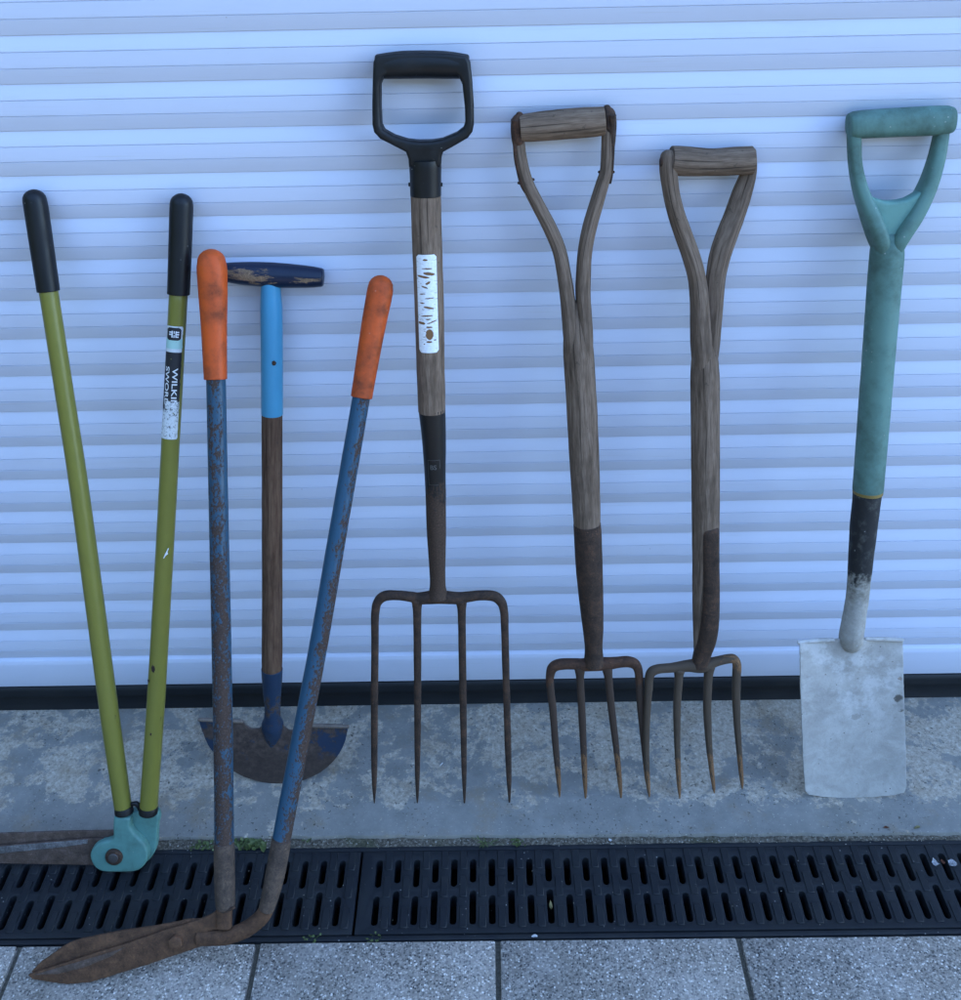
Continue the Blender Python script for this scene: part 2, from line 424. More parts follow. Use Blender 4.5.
M['render'] = simple('house_render', (.62, .60, .55), .9); M['tile'] = simple('roof_tile', (.12, .06, .045), .9)
M['etch'] = simple('etched_line', (.090, .085, .082), .6)
M['blocker'] = simple('blocker_green', (.018, .032, .012), .9)  # dark green of the added mass that blocks low sky
def mat_film():
    g = G('clear_film'); g.b.inputs['Transmission Weight'].default_value = .8; g.b.inputs['IOR'].default_value = 1.3
    return g.out((.85, .85, .88), .25, .5)
M['film'] = mat_film()
def mat_spade():
    g = G('dried_cement_on_steel'); v = g.obj
    c = g.ramp(g.noise(v, 30, 7, .7, .4), [(.3, (.30, .285, .265)), (.5, (.385, .365, .34)), (.7, (.47, .45, .425))])
    z = g.sep(v)[2]
    up = g.sm(z, .10, .165)
    c = g.mix(g.math('MULTIPLY', g.math('MULTIPLY', up, g.sm(g.noise(v, 26, 5, .65), .48, .60)), .5), c, (.60, .59, .585))
    c = g.mix(g.math('MULTIPLY', g.math('MULTIPLY', up, g.sm(g.noise(g.map(v, loc=(2, 2, 5)), 34, 5, .65), .52, .64)), .35), c, (.21, .20, .18))
    n = g.noise(v, 150, 5, .7)
    c = g.mix(g.math('MULTIPLY', g.sm(n, .58, .72), .4), c, (.20, .185, .16))
    sp = g.sm(g.vor(v, 130), .14, .09)
    c = g.mix(g.math('MULTIPLY', g.math('MULTIPLY', sp, g.sm(g.noise(v, 32, 2), .52, .58)), .8), c, (.07, .055, .045))
    wv = g.add(v, g.map(g.noise(v, 90, 5, .7), (.012, .012, .012), (-.006, -.006, -.006)))
    for (px, py, rad, col, amt) in ((899.5, 677, .0042, (.22, .13, .08), .8), (897.5, 697, .0070, (.075, .065, .055), .9), (901, 709, .0055, (.10, .085, .07), .85), (856.5, 716, .0060, (.22, .205, .18), .55), (902, 752, .003, (.12, .09, .07), .6)):
        q = SPL.pt(px, py) - SPL.pt(850, 797)
        d = g.nt.nodes.new('ShaderNodeVectorMath'); d.operation = 'DISTANCE'; g.put(d.inputs[0], wv); d.inputs[1].default_value = q
        c = g.mix(g.math('MULTIPLY', g.sm(d.outputs['Value'], rad * 1.15, rad * .8), amt), c, col)
    g.bump(g.math('ADD', n, g.math('MULTIPLY', g.noise(v, 60, 4), .8)), .45, .0012)
    return g.out(c, .85, .3)
SPL = lean(850, 798, 900, 123, -.019)
M['spade'] = mat_spade()
def mat_spade_socket():
    g = G('cement_splashed_socket'); t = g.tube; s = g.sep(t)[2]
    n = g.noise(g.map(t, (1, 1, .5)), 120, 6, .7)
    k = g.math('ADD', g.math('MULTIPLY', n, .75), g.math('MULTIPLY', g.sm(s, .06, .17), .55))
    c = g.mix(g.sm(k, .60, .76), g.mix(g.sm(n, .5, .7), (.014, .014, .015), (.055, .055, .05)), g.ramp(g.noise(g.map(t, (1, 1, .7)), 200, 5, .7), [(.3, (.13, .115, .09)), (.55, (.27, .255, .22)), (.75, (.38, .37, .35))]))
    c = g.mix(g.math('MULTIPLY', g.sm(g.math('ADD', s, g.math('MULTIPLY', n, .03)), .150, .180), .6), c, g.mix(g.noise(g.map(t, (1, 1, .7)), 260, 5, .7), (.20, .185, .16), (.50, .48, .45)))
    sp = g.sm(g.vor(g.map(t, (1, 1, .5)), 170), .16, .10)
    c = g.mix(g.math('MULTIPLY', g.math('MULTIPLY', sp, g.sm(g.noise(t, 90, 1), .58, .64)), .8), c, (.4, .4, .39))
    g.bump(n, .6, .0015); return g.out(c, .7, .35)
M['spade_socket'] = mat_spade_socket()
def mat_sticker():
    g = G('peeling_white_sticker'); t = g.tube
    wv = g.add(t, g.map(g.noise(g.map(t, (1, 1, 1.6)), 260, 4, .65), (.0030, 0, .0022), (-.0015, 0, -.0011)))
    xyz = g.sep(wv); pe = g.math('MULTIPLY', g.sm(g.noise(g.map(t, (80, 80, 300)), 1.3, 4, .6, 1.2), .60, .63), .5)
    for (cx, cy, rx, ry, sl) in ((172, 142, 22, 9, 0), (185, 218, 45, 7, 0), (203, 262, 52, 15, .12), (150, 295, 55, 11, .15), (190, 348, 22, 13, -.5), (160, 388, 28, 8, .3), (140, 438, 26, 6, -.1), (200, 482, 40, 6, -.1), (135, 522, 22, 6, 0), (190, 562, 45, 10, .2),
                                 (170, 635, 55, 7, -.05), (185, 665, 25, 6, 0), (125, 705, 32, 13, .1), (215, 700, 45, 7, -.3), (190, 735, 28, 8, 0), (192, 800, 34, 48, 0), (188, 865, 26, 9, 0), (238, 850, 14, 6, 0), (145, 885, 8, 6, 0)):
        mx = g.math('MULTIPLY', g.math('SUBTRACT', xyz[0], (cx - 182) * .000142), 1 / (rx * .000142))
        ms = g.math('MULTIPLY', g.math('SUBTRACT', g.math('SUBTRACT', xyz[2], (cy - 95) * .000140), g.math('MULTIPLY', xyz[0], sl)), 1 / (ry * .000140))
        d2 = g.math('ADD', g.math('MULTIPLY', mx, mx), g.math('MULTIPLY', ms, ms))
        pe = g.math('MAXIMUM', pe, g.sm(d2, 1.1, .8))
    c = g.mix(pe, g.ramp(g.noise(t, 300, 4), [(.3, (.62, .64, .66)), (.7, (.76, .77, .78))]), (.17, .085, .035))
    g.bump(g.math('MULTIPLY', pe, -1), .5, .0008); return g.out(c, .55, .4)
M['sticker'] = mat_sticker()
def mat_torn():
    g = G('torn_label'); t = g.tube; s = g.sep(t)[2]
    n = g.noise(g.map(t, (1, 1, .6)), 260, 5, .7)
    # pale paper, mint band, black block below, torn at the very bottom
    c = g.mix(g.sm(n, .5, .7), (.55, .57, .58), (.33, .34, .34))
    mint = g.math('MULTIPLY', g.sm(s, .0155, .0165), g.math('SUBTRACT', 1, g.sm(s, .028, .029)))
    c = g.mix(mint, c, (.33, .52, .47))
    blk = g.math('MULTIPLY', g.sm(s, .0325, .0330), g.math('SUBTRACT', 1, g.sm(s, .112, .114)))
    tear = g.sm(g.math('ADD', n, g.math('MULTIPLY', g.sm(s, .086, .098), .42)), .84, .87)
    keep = g.math('MAXIMUM', g.math('SUBTRACT', 1, tear), g.math('MULTIPLY', g.sm(g.math('ADD', g.sep(t)[0], g.math('MULTIPLY', n, .006)), -.0025, -.0045), g.math('SUBTRACT', 1, g.sm(s, .104, .106))))
    c = g.mix(g.math('MULTIPLY', blk, keep), c, (.012, .013, .018))
    fl = g.math('MULTIPLY', g.sm(g.noise(g.map(t, (1, 1, .8), (.9, .1, .4)), 330, 4, .7), .55, .60), g.sm(s, .088, .094))
    c = g.mix(g.math('MULTIPLY', fl, .85), c, (.03, .03, .034))
    gone = g.sm(g.noise(g.map(t, (1, 1, .7), (.5, .2, .3)), 120, 4, .65), .67, .69)
    c = g.mix(gone, c, (.24, .24, .045))
    return g.out(c, .5, .4)
M['torn'] = mat_torn()

# ------------------------------------------------------------------ setting
P, Z17 = .055, .10188
def extrude_profile(prof, x0, x1, cuts=1):
    bm = bmesh.new(); cols = []
    for i in range(cuts + 1):
        x = x0 + (x1 - x0) * i / cuts
        cols.append([bm.verts.new((x, y, z)) for y, z in prof])
    for A, B in zip(cols, cols[1:]):
        for i in range(len(prof) - 1): bm.faces.new((A[i], A[i + 1], B[i + 1], B[i]))
    bmesh.ops.recalc_face_normals(bm, faces=bm.faces)
    return bm
def bm_obj(name, bm, mats, parent=None, sharp=40):
    me = bpy.data.meshes.new(name); bm.to_mesh(me); bm.free(); return link(name, me, mats, parent, None, sharp)
door = empty('garage_door', (0, 0, 0), 'white ribbed roller shutter garage door closed behind the garden tools', 'garage door')
prof = []
for k in range(37):
    zb = Z17 + k * P
    def facet(za, ya, zc, yc, cv):          # slightly convex strip between two creases
        return [(ya + (yc - ya) * t - cv * 4 * t * (1 - t), za + (zc - za) * t) for t in (0, .2, .4, .6, .8, 1)]
    a, b, c = P / 3, 2 * P / 3, P
    prof += facet(zb + .0003, .0014, zb + a - .0006, -.0030, .0003)
    prof += [(-.0018, zb + a - .0002), (-.0018, zb + a + .0003)]
    prof += facet(zb + a + .0007, -.0031, zb + b - .0006, -.0026, .0002)
    prof += [(-.0014, zb + b - .0002), (-.0014, zb + b + .0003)]
    prof += facet(zb + b + .0007, -.0026, zb + c - .0002, .0030, .0004)
bm = extrude_profile(prof, -1.35, 1.45)
bm_obj('shutter_curtain', bm, M['shutter'], door, 12)
rail = [(.004, .0466), (-.0040, .0468), (-.0048, .0490), (-.0048, Z17 - .012), (-.0045, Z17 - .0085), (-.0026, Z17 - .0042), (.0030, Z17)]
bm_obj('bottom_rail', extrude_profile(rail, -1.35, 1.45), M['shutter'], door, 20)
seal = [(.004, .0008), (-.0085, .0008), (-.0060, .008), (-.0046, .015), (-.0046, .0265), (-.0056, .0285), (-.0085, .0292), (-.0100, .0305), (-.0092, .0395), (-.0080, .0430), (-.0055, .0458), (.004, .0462)]
bm_obj('rubber_seal', extrude_profile(seal, -1.35, 1.45), M['rubber'], door, 30)
house = empty('house', (0, .1, 0), 'pale rendered house wall and roof round the white garage door', 'house')
b = MB()
b.box((-5.2, .006, 0), (-1.35, 6, 2.65)); b.box((1.45, .006, 0), (7, 6, 2.65)); b.box((-1.352, .003, 2.10), (1.452, 6, 2.652)); b.box((-1.36, .3, .0), (1.46, 6.002, 2.11))
b.build('wall', M['render'], house)
bm = bmesh.new()
vs = [bm.verts.new(p) for p in ((-5.3, -.12, 2.6), (7.3, -.12, 2.6), (7.3, 3, 4.6), (-5.3, 3, 4.6), (-5.3, 6.3, 2.6), (7.3, 6.3, 2.6))]
bm.faces.new((vs[0], vs[1], vs[2], vs[3])); bm.faces.new((vs[3], vs[2], vs[5], vs[4]))
bmesh.ops.solidify(bm, geom=bm.faces[:], thickness=.12)
bm_obj('roof', bm, M['tile'], house)

blocker = empty('blocker', (0, -13, -.14), 'unseen dark green hedge across the drive facing the garage', 'blocker')
bm = bmesh.new()  # added out of view to block low sky, bent round to the left
path = [Vector((-5.6, 1, 0)), Vector((-5.6, -9.5, 0)), Vector((-5.0, -12.2, 0)), Vector((-2.5, -13, 0)), Vector((12, -13.5, 0))]
L_ = [(b_ - a_).length for a_, b_ in zip(path, path[1:])]
grid = []
for i in range(221):
    d = sum(L_) * i / 220; k_ = 0
    while k_ < 3 and d > L_[k_]: d -= L_[k_]; k_ += 1
    a_, b_ = path[k_], path[k_ + 1]; q_ = a_.lerp(b_, d / L_[k_]); nr = Vector((b_.y - a_.y, a_.x - b_.x, 0)).normalized()
    row = []
    for j in range(41):
        t = j / 40; p = q_ + Vector((0, 0, t * 6.6 - .14)); n = mnoise.fractal(p * .9, 1, 2, 5)
        row.append(bm.verts.new(p + nr * (n * .5 + t * t * 1.1) + Vector((0, 0, n * .4 * t))))
    grid.append(row)
for A, B in zip(grid, grid[1:]):
    for j in range(40): bm.faces.new((A[j], A[j + 1], B[j + 1], B[j]))
bmesh.ops.recalc_face_normals(bm, faces=bm.faces)
bmesh.ops.solidify(bm, geom=bm.faces[:], thickness=-.8)
bm_obj('blocker_mass', bm, M['blocker'], blocker, 180)
# ground: far sheet, paving, mortar, concrete
bm = bmesh.new()
bmesh.ops.create_grid(bm, x_segments=1, y_segments=1, size=400)
for v in bm.verts: v.co.z = -.14
tag(bm_obj('ground', bm, M['far']), 'driveway ground reaching away beyond the paving', None, None, 'structure')
YC, YD, YF = -.2462, -.2575, -.3915
SL = -.0085
bm = bmesh.new()
nx = 520; x0, x1 = -1.6, 1.7
lines = [(.25, 0, 0), (.0, 0, 0), (-.18, 0, 0), (YC + .0035, 0, .0006), (YC + .0010, 0, .0012), (YC, -.0022, .0016), (YC - .0002, -.012, .001)]
cols = []
for i in range(nx + 1):
    x = x0 + (x1 - x0) * i / nx
    col = []
    for y, z, a in lines:
        nn = mnoise.noise(Vector((x * 30, y, 1))) + .6 * mnoise.noise(Vector((x * 110, y, 4)))
        col.append(bm.verts.new((x, y + (x * SL if y < -.2 else 0) + a * nn * 1.3, z)))
    cols.append(col)
for A, B in zip(cols, cols[1:]):
    for j in range(len(lines) - 1): bm.faces.new((A[j], A[j + 1], B[j + 1], B[j]))
bmesh.ops.recalc_face_normals(bm, faces=bm.faces)
if bm.faces[0].normal.z < 0: bmesh.ops.reverse_faces(bm, faces=bm.faces)
tag(bm_obj('concrete_threshold', bm, M['concrete']), 'worn grey concrete strip in front of the garage door', None, None, 'structure')
bm = bmesh.new()
nx, ny = 900, 7; cols = []
for i in range(nx + 1):
    x = x0 + (x1 - x0) * i / nx; col = []
    for j in range(ny + 1):
        ya_ = YC + .004 + x * SL; y = ya_ + (YD - .0035 - ya_) * j / ny
        n = mnoise.noise(Vector((x * 60, y * 60, 0))) * .5 + mnoise.noise(Vector((x * 220, y * 220, 5))) * .5
        z = -.0052 + .0026 * n - (.003 if j == ny else 0)
        col.append(bm.verts.new((x, y, z)))
    cols.append(col)
for A, B in zip(cols, cols[1:]):
    for j in range(ny): bm.faces.new((A[j], A[j + 1], B[j + 1], B[j]))
bmesh.ops.recalc_face_normals(bm, faces=bm.faces)
tag(bm_obj('mortar_strip', bm, M['mortar'], None, 60), 'gritty mortar line between concrete and drain', None, None, 'structure')
b = MB()
for r in range(8):
    for i in range(-5, 7):
        xa = -.0030 + i * .3005 - .3005 * (.5 if r % 2 else 0)
        y1 = YF - .0025 - r * .2
        dz = random.uniform(-.0008, .0008) - .003
        b.box((xa + .0030, y1 - .1955, -.06), (xa + .3005 - .0032, y1, dz), .0022, 2)
tag(b.build('paving', M['paver']), 'grey exposed aggregate paving blocks in front of the drain', None, None, 'structure')
bm = bmesh.new()
q = [bm.verts.new(p) for p in ((-1.6, YF + .001, -.0100), (-1.6, -2.1, -.0100), (1.95, -2.1, -.0100), (1.95, YF + .001, -.0100))]
bm.faces.new(q)
tag(bm_obj('joint_sand', bm, M['sand']), 'dark sand in the joints of the paving', None, None, 'structure')

# drain: channel with lips, then each grate
ch = empty('drain_channel', (0, (YD + YF) / 2, 0), 'black plastic channel drain sunk along the concrete under its grates', 'drain')
b = MB()
b.box((-1.6, YF, -.12), (1.82, YF + .0066, -.0045), .0012, 2)
b.box((-1.6, YD - .0075, -.12), (1.82, YD, -.0050), .0012, 2)
b.build('channel_rim', M['drain'], ch)
b = MB(); b.box((-1.6, YF + .007, -.13), (1.82, YD - .008, -.09)); b.build('channel_floor', M['channel'], ch)
ga, gb = YF + .0078, YD - .0085
pitch = .02513
xs0 = ground(531.3, 908).x
def slot(xc, ya, yb, w=.0085, n=6):
    r = w / 2; L = []
    for k in range(n + 1):
        a = math.pi * k / n; L.append((xc + r * math.cos(a), yb - r + r * math.sin(a)))
    for k in range(n + 1):
        a = math.pi + math.pi * k / n; L.append((xc + r * math.cos(a), ya + r + r * math.sin(a)))
    return L
def grate(xa, xb, label):
    rt = empty('drain_grate', ((xa + xb) / 2, (ga + gb) / 2, 0), label, 'drain grate', 'plastic drain grates')
    loops = [[(xa, ga), (xb, ga), (xb, gb), (xa, gb)]]
    ribs = MB()
    k0 = math.ceil((xa + .010 - xs0) / pitch); k1 = math.floor((xb - .012 - xs0) / pitch)
    for k in range(k0, k1 + 1):
        x = xs0 + k * pitch; even = k % 2 == 0
        loops.append(slot(x, -.3720, -.3319 if even else -.3248))
        loops.append(slot(x, -.3193 if even else -.3133, -.2790))
        xr = x + pitch / 2
        if xr < xb - .01:
            for (ya, yb) in ((-.3765, -.3480), (-.3345, -.3045), (-.2945, -.2670)):
                ribs.box((xr - .0048, ya, -.010), (xr + .0048, yb, -.0028), .0008, 1)
    me = fill_mesh(loops, .022, .0009, 1)
    me.transform(Matrix.Translation((0, 0, -.0040 - .011)))
    link('grate_panel', me, M['drain'], rt, None, 35)
    ribs.build('tread_ribs', M['drain'], rt)
    return rt
xj = ground(357.5, 890).x
grate(-1.58, xj - .0017, 'black slotted drain grate at the left, under both pairs of shears')
grate(xj + .0017, 1.80, 'black slotted drain grate at the right, in front of the three forks and spade')

# ------------------------------------------------------------------ tools
def fork_head(root, pl, cross, tines, mat_c, mat_t, ratio=1.0, off=0.0):
    b = MB(); b.tube(pl, cross, sub=6, n=16, ratio=ratio, ex=2.6, wob=.05, off=off, cap0='soft', cap1='soft'); b.build('crossbar', mat_c, root)
    for t in tines:
        b = MB(); b.tube(pl, t, sub=6, n=14, ratio=ratio, ex=2.8, wob=.04, off=off, cap0='round', cap1='round'); b.build('tine', mat_t, root)

# --- black D-handle digging fork
pl = lean(440, 803, 422, 66, -.0195)
rt = empty('digging_fork', pl.pt(440, 803), 'long fork with black plastic D handle, peeling white sticker and straight tines', 'garden fork', 'garden forks leaning on the shutter')
hd = plate('handle', pl, [(374.2, 62), (377, 55.2), (398, 52.6), (422, 52), (448, 52.6), (467, 55.2), (470.3, 62), (472.3, 80), (473.9, 105), (474, 124), (472.5, 131), (468, 137), (457, 143.5), (443.5, 151), (441.5, 158), (441, 166),
                          (409.5, 166), (409, 158), (406.5, 151), (392, 143.5), (381, 138), (375, 131.5), (373.2, 124), (373, 105), (373.5, 80)],
           M['black'], rt, .028, .0045, holes=[[(381, 84), (384.5, 76), (392, 71), (420, 70), (452, 71), (459, 76), (462.5, 84), (464.8, 105), (465.4, 121), (463.5, 127), (457, 132), (443, 138), (432, 140), (420, 140.3), (408, 139), (395, 135), (385, 129.5), (382, 124), (381.3, 108)]], bres=4)
b = MB(); b.tube(pl, [(378.5, 66.5, 24), (400, 65, 27), (422, 64.5, 27.5), (446, 65, 27), (466, 66.5, 24)], n=28, ratio=1.0, ex=2.3, cap0='soft', cap1='soft'); b.build('grip', M['black'], rt)
b = MB(); b.tube(pl, [(425.1, 160, 31.5), (425.3, 166, 32.2), (425.5, 178, 31.5), (425.7, 195.5, 31)], n=28, ex=2.2, cap0='flat', cap1='flat')
for sx in (409.5, 441.5): b.tube(pl, [(sx, 184.5, 4), (sx + (.5 if sx > 425 else -.5), 184.5, 4)], sub=1, n=10)
b.build('handle_socket', M['black'], rt)
b = MB(); b.tube(pl, [(425.5, 192, 30.3), (427, 240, 30), (429, 300, 29.4), (430.4, 360, 28.4), (431.9, 411, 27.3)], n=28, wob=.025, sub=14); shaft = b.build('shaft', M['wood_fork'], rt)
b = MB(); b.tube(pl, [(431.9, 408.5, 27.2), (434, 440, 24), (435.3, 479, 21), (436.5, 534, 19.2), (437.4, 570, 16), (437.8, 586, 16), (438, 596, 21)], n=24, wob=.02, sub=8); sock = b.build('socket', M['socket'], rt)
fork_head(rt, pl, [(374.9, 622, 7.7), (375.3, 612, 8.2), (377.6, 602, 9.2), (385, 596, 9.8), (399, 595.4, 9.4), (412, 597, 10), (420, 598.3, 11.5), (438, 597, 13), (458, 598, 11.5), (468, 596.8, 10), (480, 595.4, 9.4), (494, 596.3, 9.8), (501.5, 602.5, 9.2), (504.1, 612, 8.2), (504.8, 622, 7.7)],
          [[(374.8, 617, 7.8), (374.9, 650, 7.5), (374.4, 700, 7.2), (374.3, 740, 6.8), (374.3, 775, 5.6), (374.3, 796, 2.6), (374.4, 803, .8)],
           [(417.2, 600.5, 12), (417.1, 605, 10), (417.2, 616, 8.2), (417.5, 660, 7.6), (417.6, 720, 6.8), (417.4, 770, 5.2), (417.4, 796, 2.6), (417.4, 802.8, .8)],
           [(461.2, 600.5, 12), (461.6, 605, 10), (461.8, 616, 8), (462.4, 660, 7.5), (463.4, 720, 6.8), (464.1, 770, 5.2), (464.4, 797, 2.6), (464.5, 804.6, .8)],
           [(504.5, 617, 7.8), (505.6, 660, 7.4), (506.7, 700, 7), (507.8, 740, 6.6), (508.9, 775, 5.4), (509.4, 797, 2.6), (509.5, 805.2, .8)]], M['rust_dark'], M['rust_dark'])

def wrap_patch(pl, axis, wid, ya, yb, half, lift, nu=12, nv=40, rnd=.003, jag=0.0):
    """curved patch glued on a round shaft: axis(y)->px x, wid(y)->px width; half = half arc length in metres"""
    bm = bmesh.new(); lay = bm.verts.layers.float_vector.new('tube'); rows = []
    L = (pl.pt(axis(ya), ya) - pl.pt(axis(yb), yb)).length
    for j in range(nv + 1):
        t = j / nv; y = ya + (yb - ya) * t
        c = pl.pt(axis(y), y); r = wid(y) * pl.m(axis(y), y) / 2 + lift
        tg = (pl.pt(axis(yb), yb) - pl.pt(axis(ya), ya)).normalized(); w = pl.n.cross(tg).normalized()
        if w.x < 0: w = -w
        e = min(t, 1 - t) * L; hh = half
        if e < rnd: hh = half - rnd + math.sqrt(max(rnd * rnd - (rnd - e) ** 2, 0))
        row = []
        for i in range(nu + 1):
            s = -1 + 2 * i / nu
            a = s * hh / r + (jag * mnoise.noise(Vector((s * 3, y * .6, 2))) / r if abs(s) == 1 else 0)
            v = bm.verts.new(c + w * r * math.sin(a) + pl.n * r * math.cos(a)); v[lay] = Vector((s * half, 0, t * L)); row.append(v)
        rows.append(row)
    for A, B in zip(rows, rows[1:]):
        for i in range(nu): bm.faces.new((A[i], A[i + 1], B[i + 1], B[i]))
    bmesh.ops.recalc_face_normals(bm, faces=bm.faces)
    if sum(f.normal.dot(pl.n) for f in bm.faces) < 0: bmesh.ops.reverse_faces(bm, faces=bm.faces)
    return bm
def wrap_text(me, pl, axis, wid, y0, s0, a0, lift, down=True):
    """bend flat letters round the shaft: text x runs down the shaft, text y to the right"""
    c0 = pl.pt(axis(y0), y0); tg = (pl.pt(axis(y0 + 50), y0 + 50) - c0).normalized(); w = pl.n.cross(tg).normalized()
    if w.x < 0: w = -w
    r = wid(y0) * pl.m(axis(y0), y0) / 2 + lift
    bm = bmesh.new(); bm.from_mesh(me)
    for k_ in (0, 1):
        cs = [v.co[k_] for v in bm.verts]; lo, hi = min(cs), max(cs); nn = max(2, int((hi - lo) / .0008))
        for i in range(1, nn):
            c = lo + (hi - lo) * i / nn
            bmesh.ops.bisect_plane(bm, geom=bm.verts[:] + bm.edges[:] + bm.faces[:], plane_co=(c, c, 0), plane_no=((1, 0, 0) if k_ == 0 else (0, 1, 0)))
    bm.to_mesh(me); bm.free()
    for v in me.vertices:
        a_, b_ = (v.co.x, v.co.y) if down else (-v.co.y, v.co.x)
        a = (a0 + b_) / r
        v.co = c0 + tg * (s0 + a_) + w * r * math.sin(a) + pl.n * r * math.cos(a)
    return me
ax = lambda y: 425.5 + (y - 192) * (431.9 - 425.5) / 219
st = wrap_patch(pl, lambda y: ax(y) - .3, lambda y: 30.3 - (y - 192) * .0137, 251.5, 348.5, .0128, .0013)
bm_obj('sticker', st, M['sticker'], rt)
# etched box and letters on the socket
axs = lambda y: 432 + (y - 409) * .047; wds = lambda y: 26 - (y - 409) * .062
k = pl.m(435, 465)
em = bmesh.new()
def etch_line(pts):
    for a, bb in zip(pts, pts[1:]):
        d = Vector((bb[0] - a[0], bb[1] - a[1])); nrm = Vector((-d.y, d.x)).normalized() * .00022
        vs = [em.verts.new((p[0] + sgn * nrm.x, p[1] + sgn * nrm.y, 0)) for p, sgn in ((a, -1), (bb, -1), (bb, 1), (a, 1))]
        em.faces.new(vs)
W, H = .0078, .0168
seg = []
for (a, bb) in (((-W, 0), (W, 0)), ((-W, -H * 2), (W * .6, -H * 2)), ((-W, 0), (-W, -H * 2)), ((W, 0), (W, -H * .7))):
    etch_line([tuple(Vector(a).lerp(Vector(bb), i / 6)) for i in range(7)])
me = bpy.data.meshes.new('etch'); em.to_mesh(me); em.free()
wrap_text(me, pl, axs, wds, 456, 0, 0, .0003, False)
link('etched_frame', me, M['etch'], sock)
me = text_mesh('BS', .0088); me.transform(Matrix.Translation((-.0055, -.0125, 0)))
wrap_text(me, pl, axs, wds, 456, 0, 0, .00035, False); link('etched_letters', me, M['etch'], sock)

# --- wooden Y-handle fork (left of the two)
pl = lean(590, 798, 562, 124, -.0205)
rt = empty('garden_fork', pl.pt(590, 798), 'taller wooden Y handle fork with rusty brackets, right of the black handled fork', 'garden fork', 'garden forks leaning on the shutter')
b = MB(); b.tube(pl, [(520.5, 128.3, 27), (540, 126.5, 29.5), (562, 124.5, 30), (585, 122.7, 30), (604, 121, 28.5)], n=28, wob=.03); b.build('grip', M['wood_fork'], rt)
larm = [(516.5, 121, 11), (518, 133, 12), (520.5, 158, 12.6), (526.8, 182, 13), (538, 205, 13.6), (550, 228, 14), (559.4, 251, 14), (564, 274, 14.4), (567, 294, 15), (568.9, 312, 15.2), (571, 340, 15), (573.5, 372, 11)]
rarm = [(609, 116, 11.5), (608, 130, 12.4), (607.7, 147, 12.8), (606.5, 170, 13), (603, 182, 13), (596, 205, 13.8), (589.5, 228, 14.4), (585, 251, 14.2), (583.4, 274, 14.8), (583, 294, 15), (584, 312, 15.2), (585.6, 340, 15), (586, 372, 11)]
b = MB()
b.tube(pl, larm, n=22, ratio=(1.15, 1.9), ex=2.5, wob=.03, cap0='round'); b.tube(pl, rarm, n=22, ratio=(1.15, 1.9), ex=2.5, wob=.03, cap0='round')
b.tube(pl, [(576.3, 302, 12), (577, 322, 24), (578, 346, 30.2), (579.7, 371, 31), (584, 452, 30), (586.4, 505, 28), (587.2, 528, 26.4)], n=28, wob=.025, sub=12)
b.build('shaft', M['wood_grey'], rt)
for pts, ri in (([(514.6, 120, 7.5), (514.8, 133, 5), (516, 158, 4.4), (521, 182, 4), (525.5, 192, 3.2)], ((519.5, 183), (532.5, 179.5))),
                ([(611.5, 115, 8.5), (611.7, 130, 5.5), (612.2, 147, 4.6), (611, 172, 4.2), (609.5, 183, 3.2)], ((600, 172), (612.6, 172)))):
    b = MB(); b.tube(pl, pts, n=16, ratio=3.0, ex=3.2, wob=.05, cap0='soft', cap1='soft', off=.0008)
    capp = [(519.5, 115.5, 8), (518, 121, 13.4), (517.6, 132, 13.4), (518.2, 142, 12.4), (517.6, 150, 7), (517.2, 155, 3)] if pts[0][0] < 560 else [(607, 108.5, 8), (608.6, 114, 13.6), (610, 126, 13), (611.3, 136, 9.5), (612, 146, 6), (612, 152, 3)]
    b.tube(pl, capp, n=18, ratio=1.28, ex=2.5, wob=.06, cap0='round', cap1='round', off=.0006)
    for p in ri: b.tube(pl, [(p[0] - .8, p[1], 3), (p[0] + .8, p[1], 3)], sub=1, n=10, cap0='round', cap1='round')
    b.build('bracket', M['rust'] if pts[0][0] < 560 else M['rust_dark'], rt)
b = MB(); b.tube(pl, [(587.1, 524, 27.6), (588.2, 545, 27.6), (589, 564, 27), (591, 596, 24.6), (593, 628, 20.8), (593.7, 648, 17.8), (594, 664, 21)], n=24, wob=.02, sub=8, off=.0006); b.build('socket', M['rust_dark'], rt)
fork_head(rt, pl, [(550, 686, 7.6), (550.1, 676, 8.4), (552.6, 668, 10), (560, 664.4, 10.6), (575, 664, 10.6), (583, 664.8, 12), (594, 664, 13), (608, 663.5, 12), (618, 662.3, 10.4), (628, 661.7, 10.4), (635.5, 664.5, 10), (638.6, 672, 8.6), (639.2, 683, 7.7)],
          [[(550, 680, 7.8), (551, 695, 7.8), (552.7, 708, 7.6), (555.3, 742, 6.8), (557.8, 770, 5.6), (559.2, 788, 3.6), (559.6, 797, .9)],
           [(579.3, 667, 11.5), (579.8, 671, 10), (580.1, 680, 7.8), (581.6, 708, 7.6), (583.2, 742, 6.7), (584.6, 772, 5.4), (585.4, 790, 3.6), (585.6, 799.6, .9)],
           [(606.6, 667, 11.5), (607.5, 671, 10), (608.6, 679, 8.2), (611.4, 708, 7.4), (615.5, 742, 6.6), (618.8, 772, 5.2), (620.6, 790, 3.6), (621.1, 799.4, .9)],
           [(639, 677, 7.8), (640.6, 706, 7.4), (644, 742, 6.6), (647, 776, 5), (648.8, 790, 3), (649.2, 796.5, .9)]], M['rust'], M['rust_tip'])

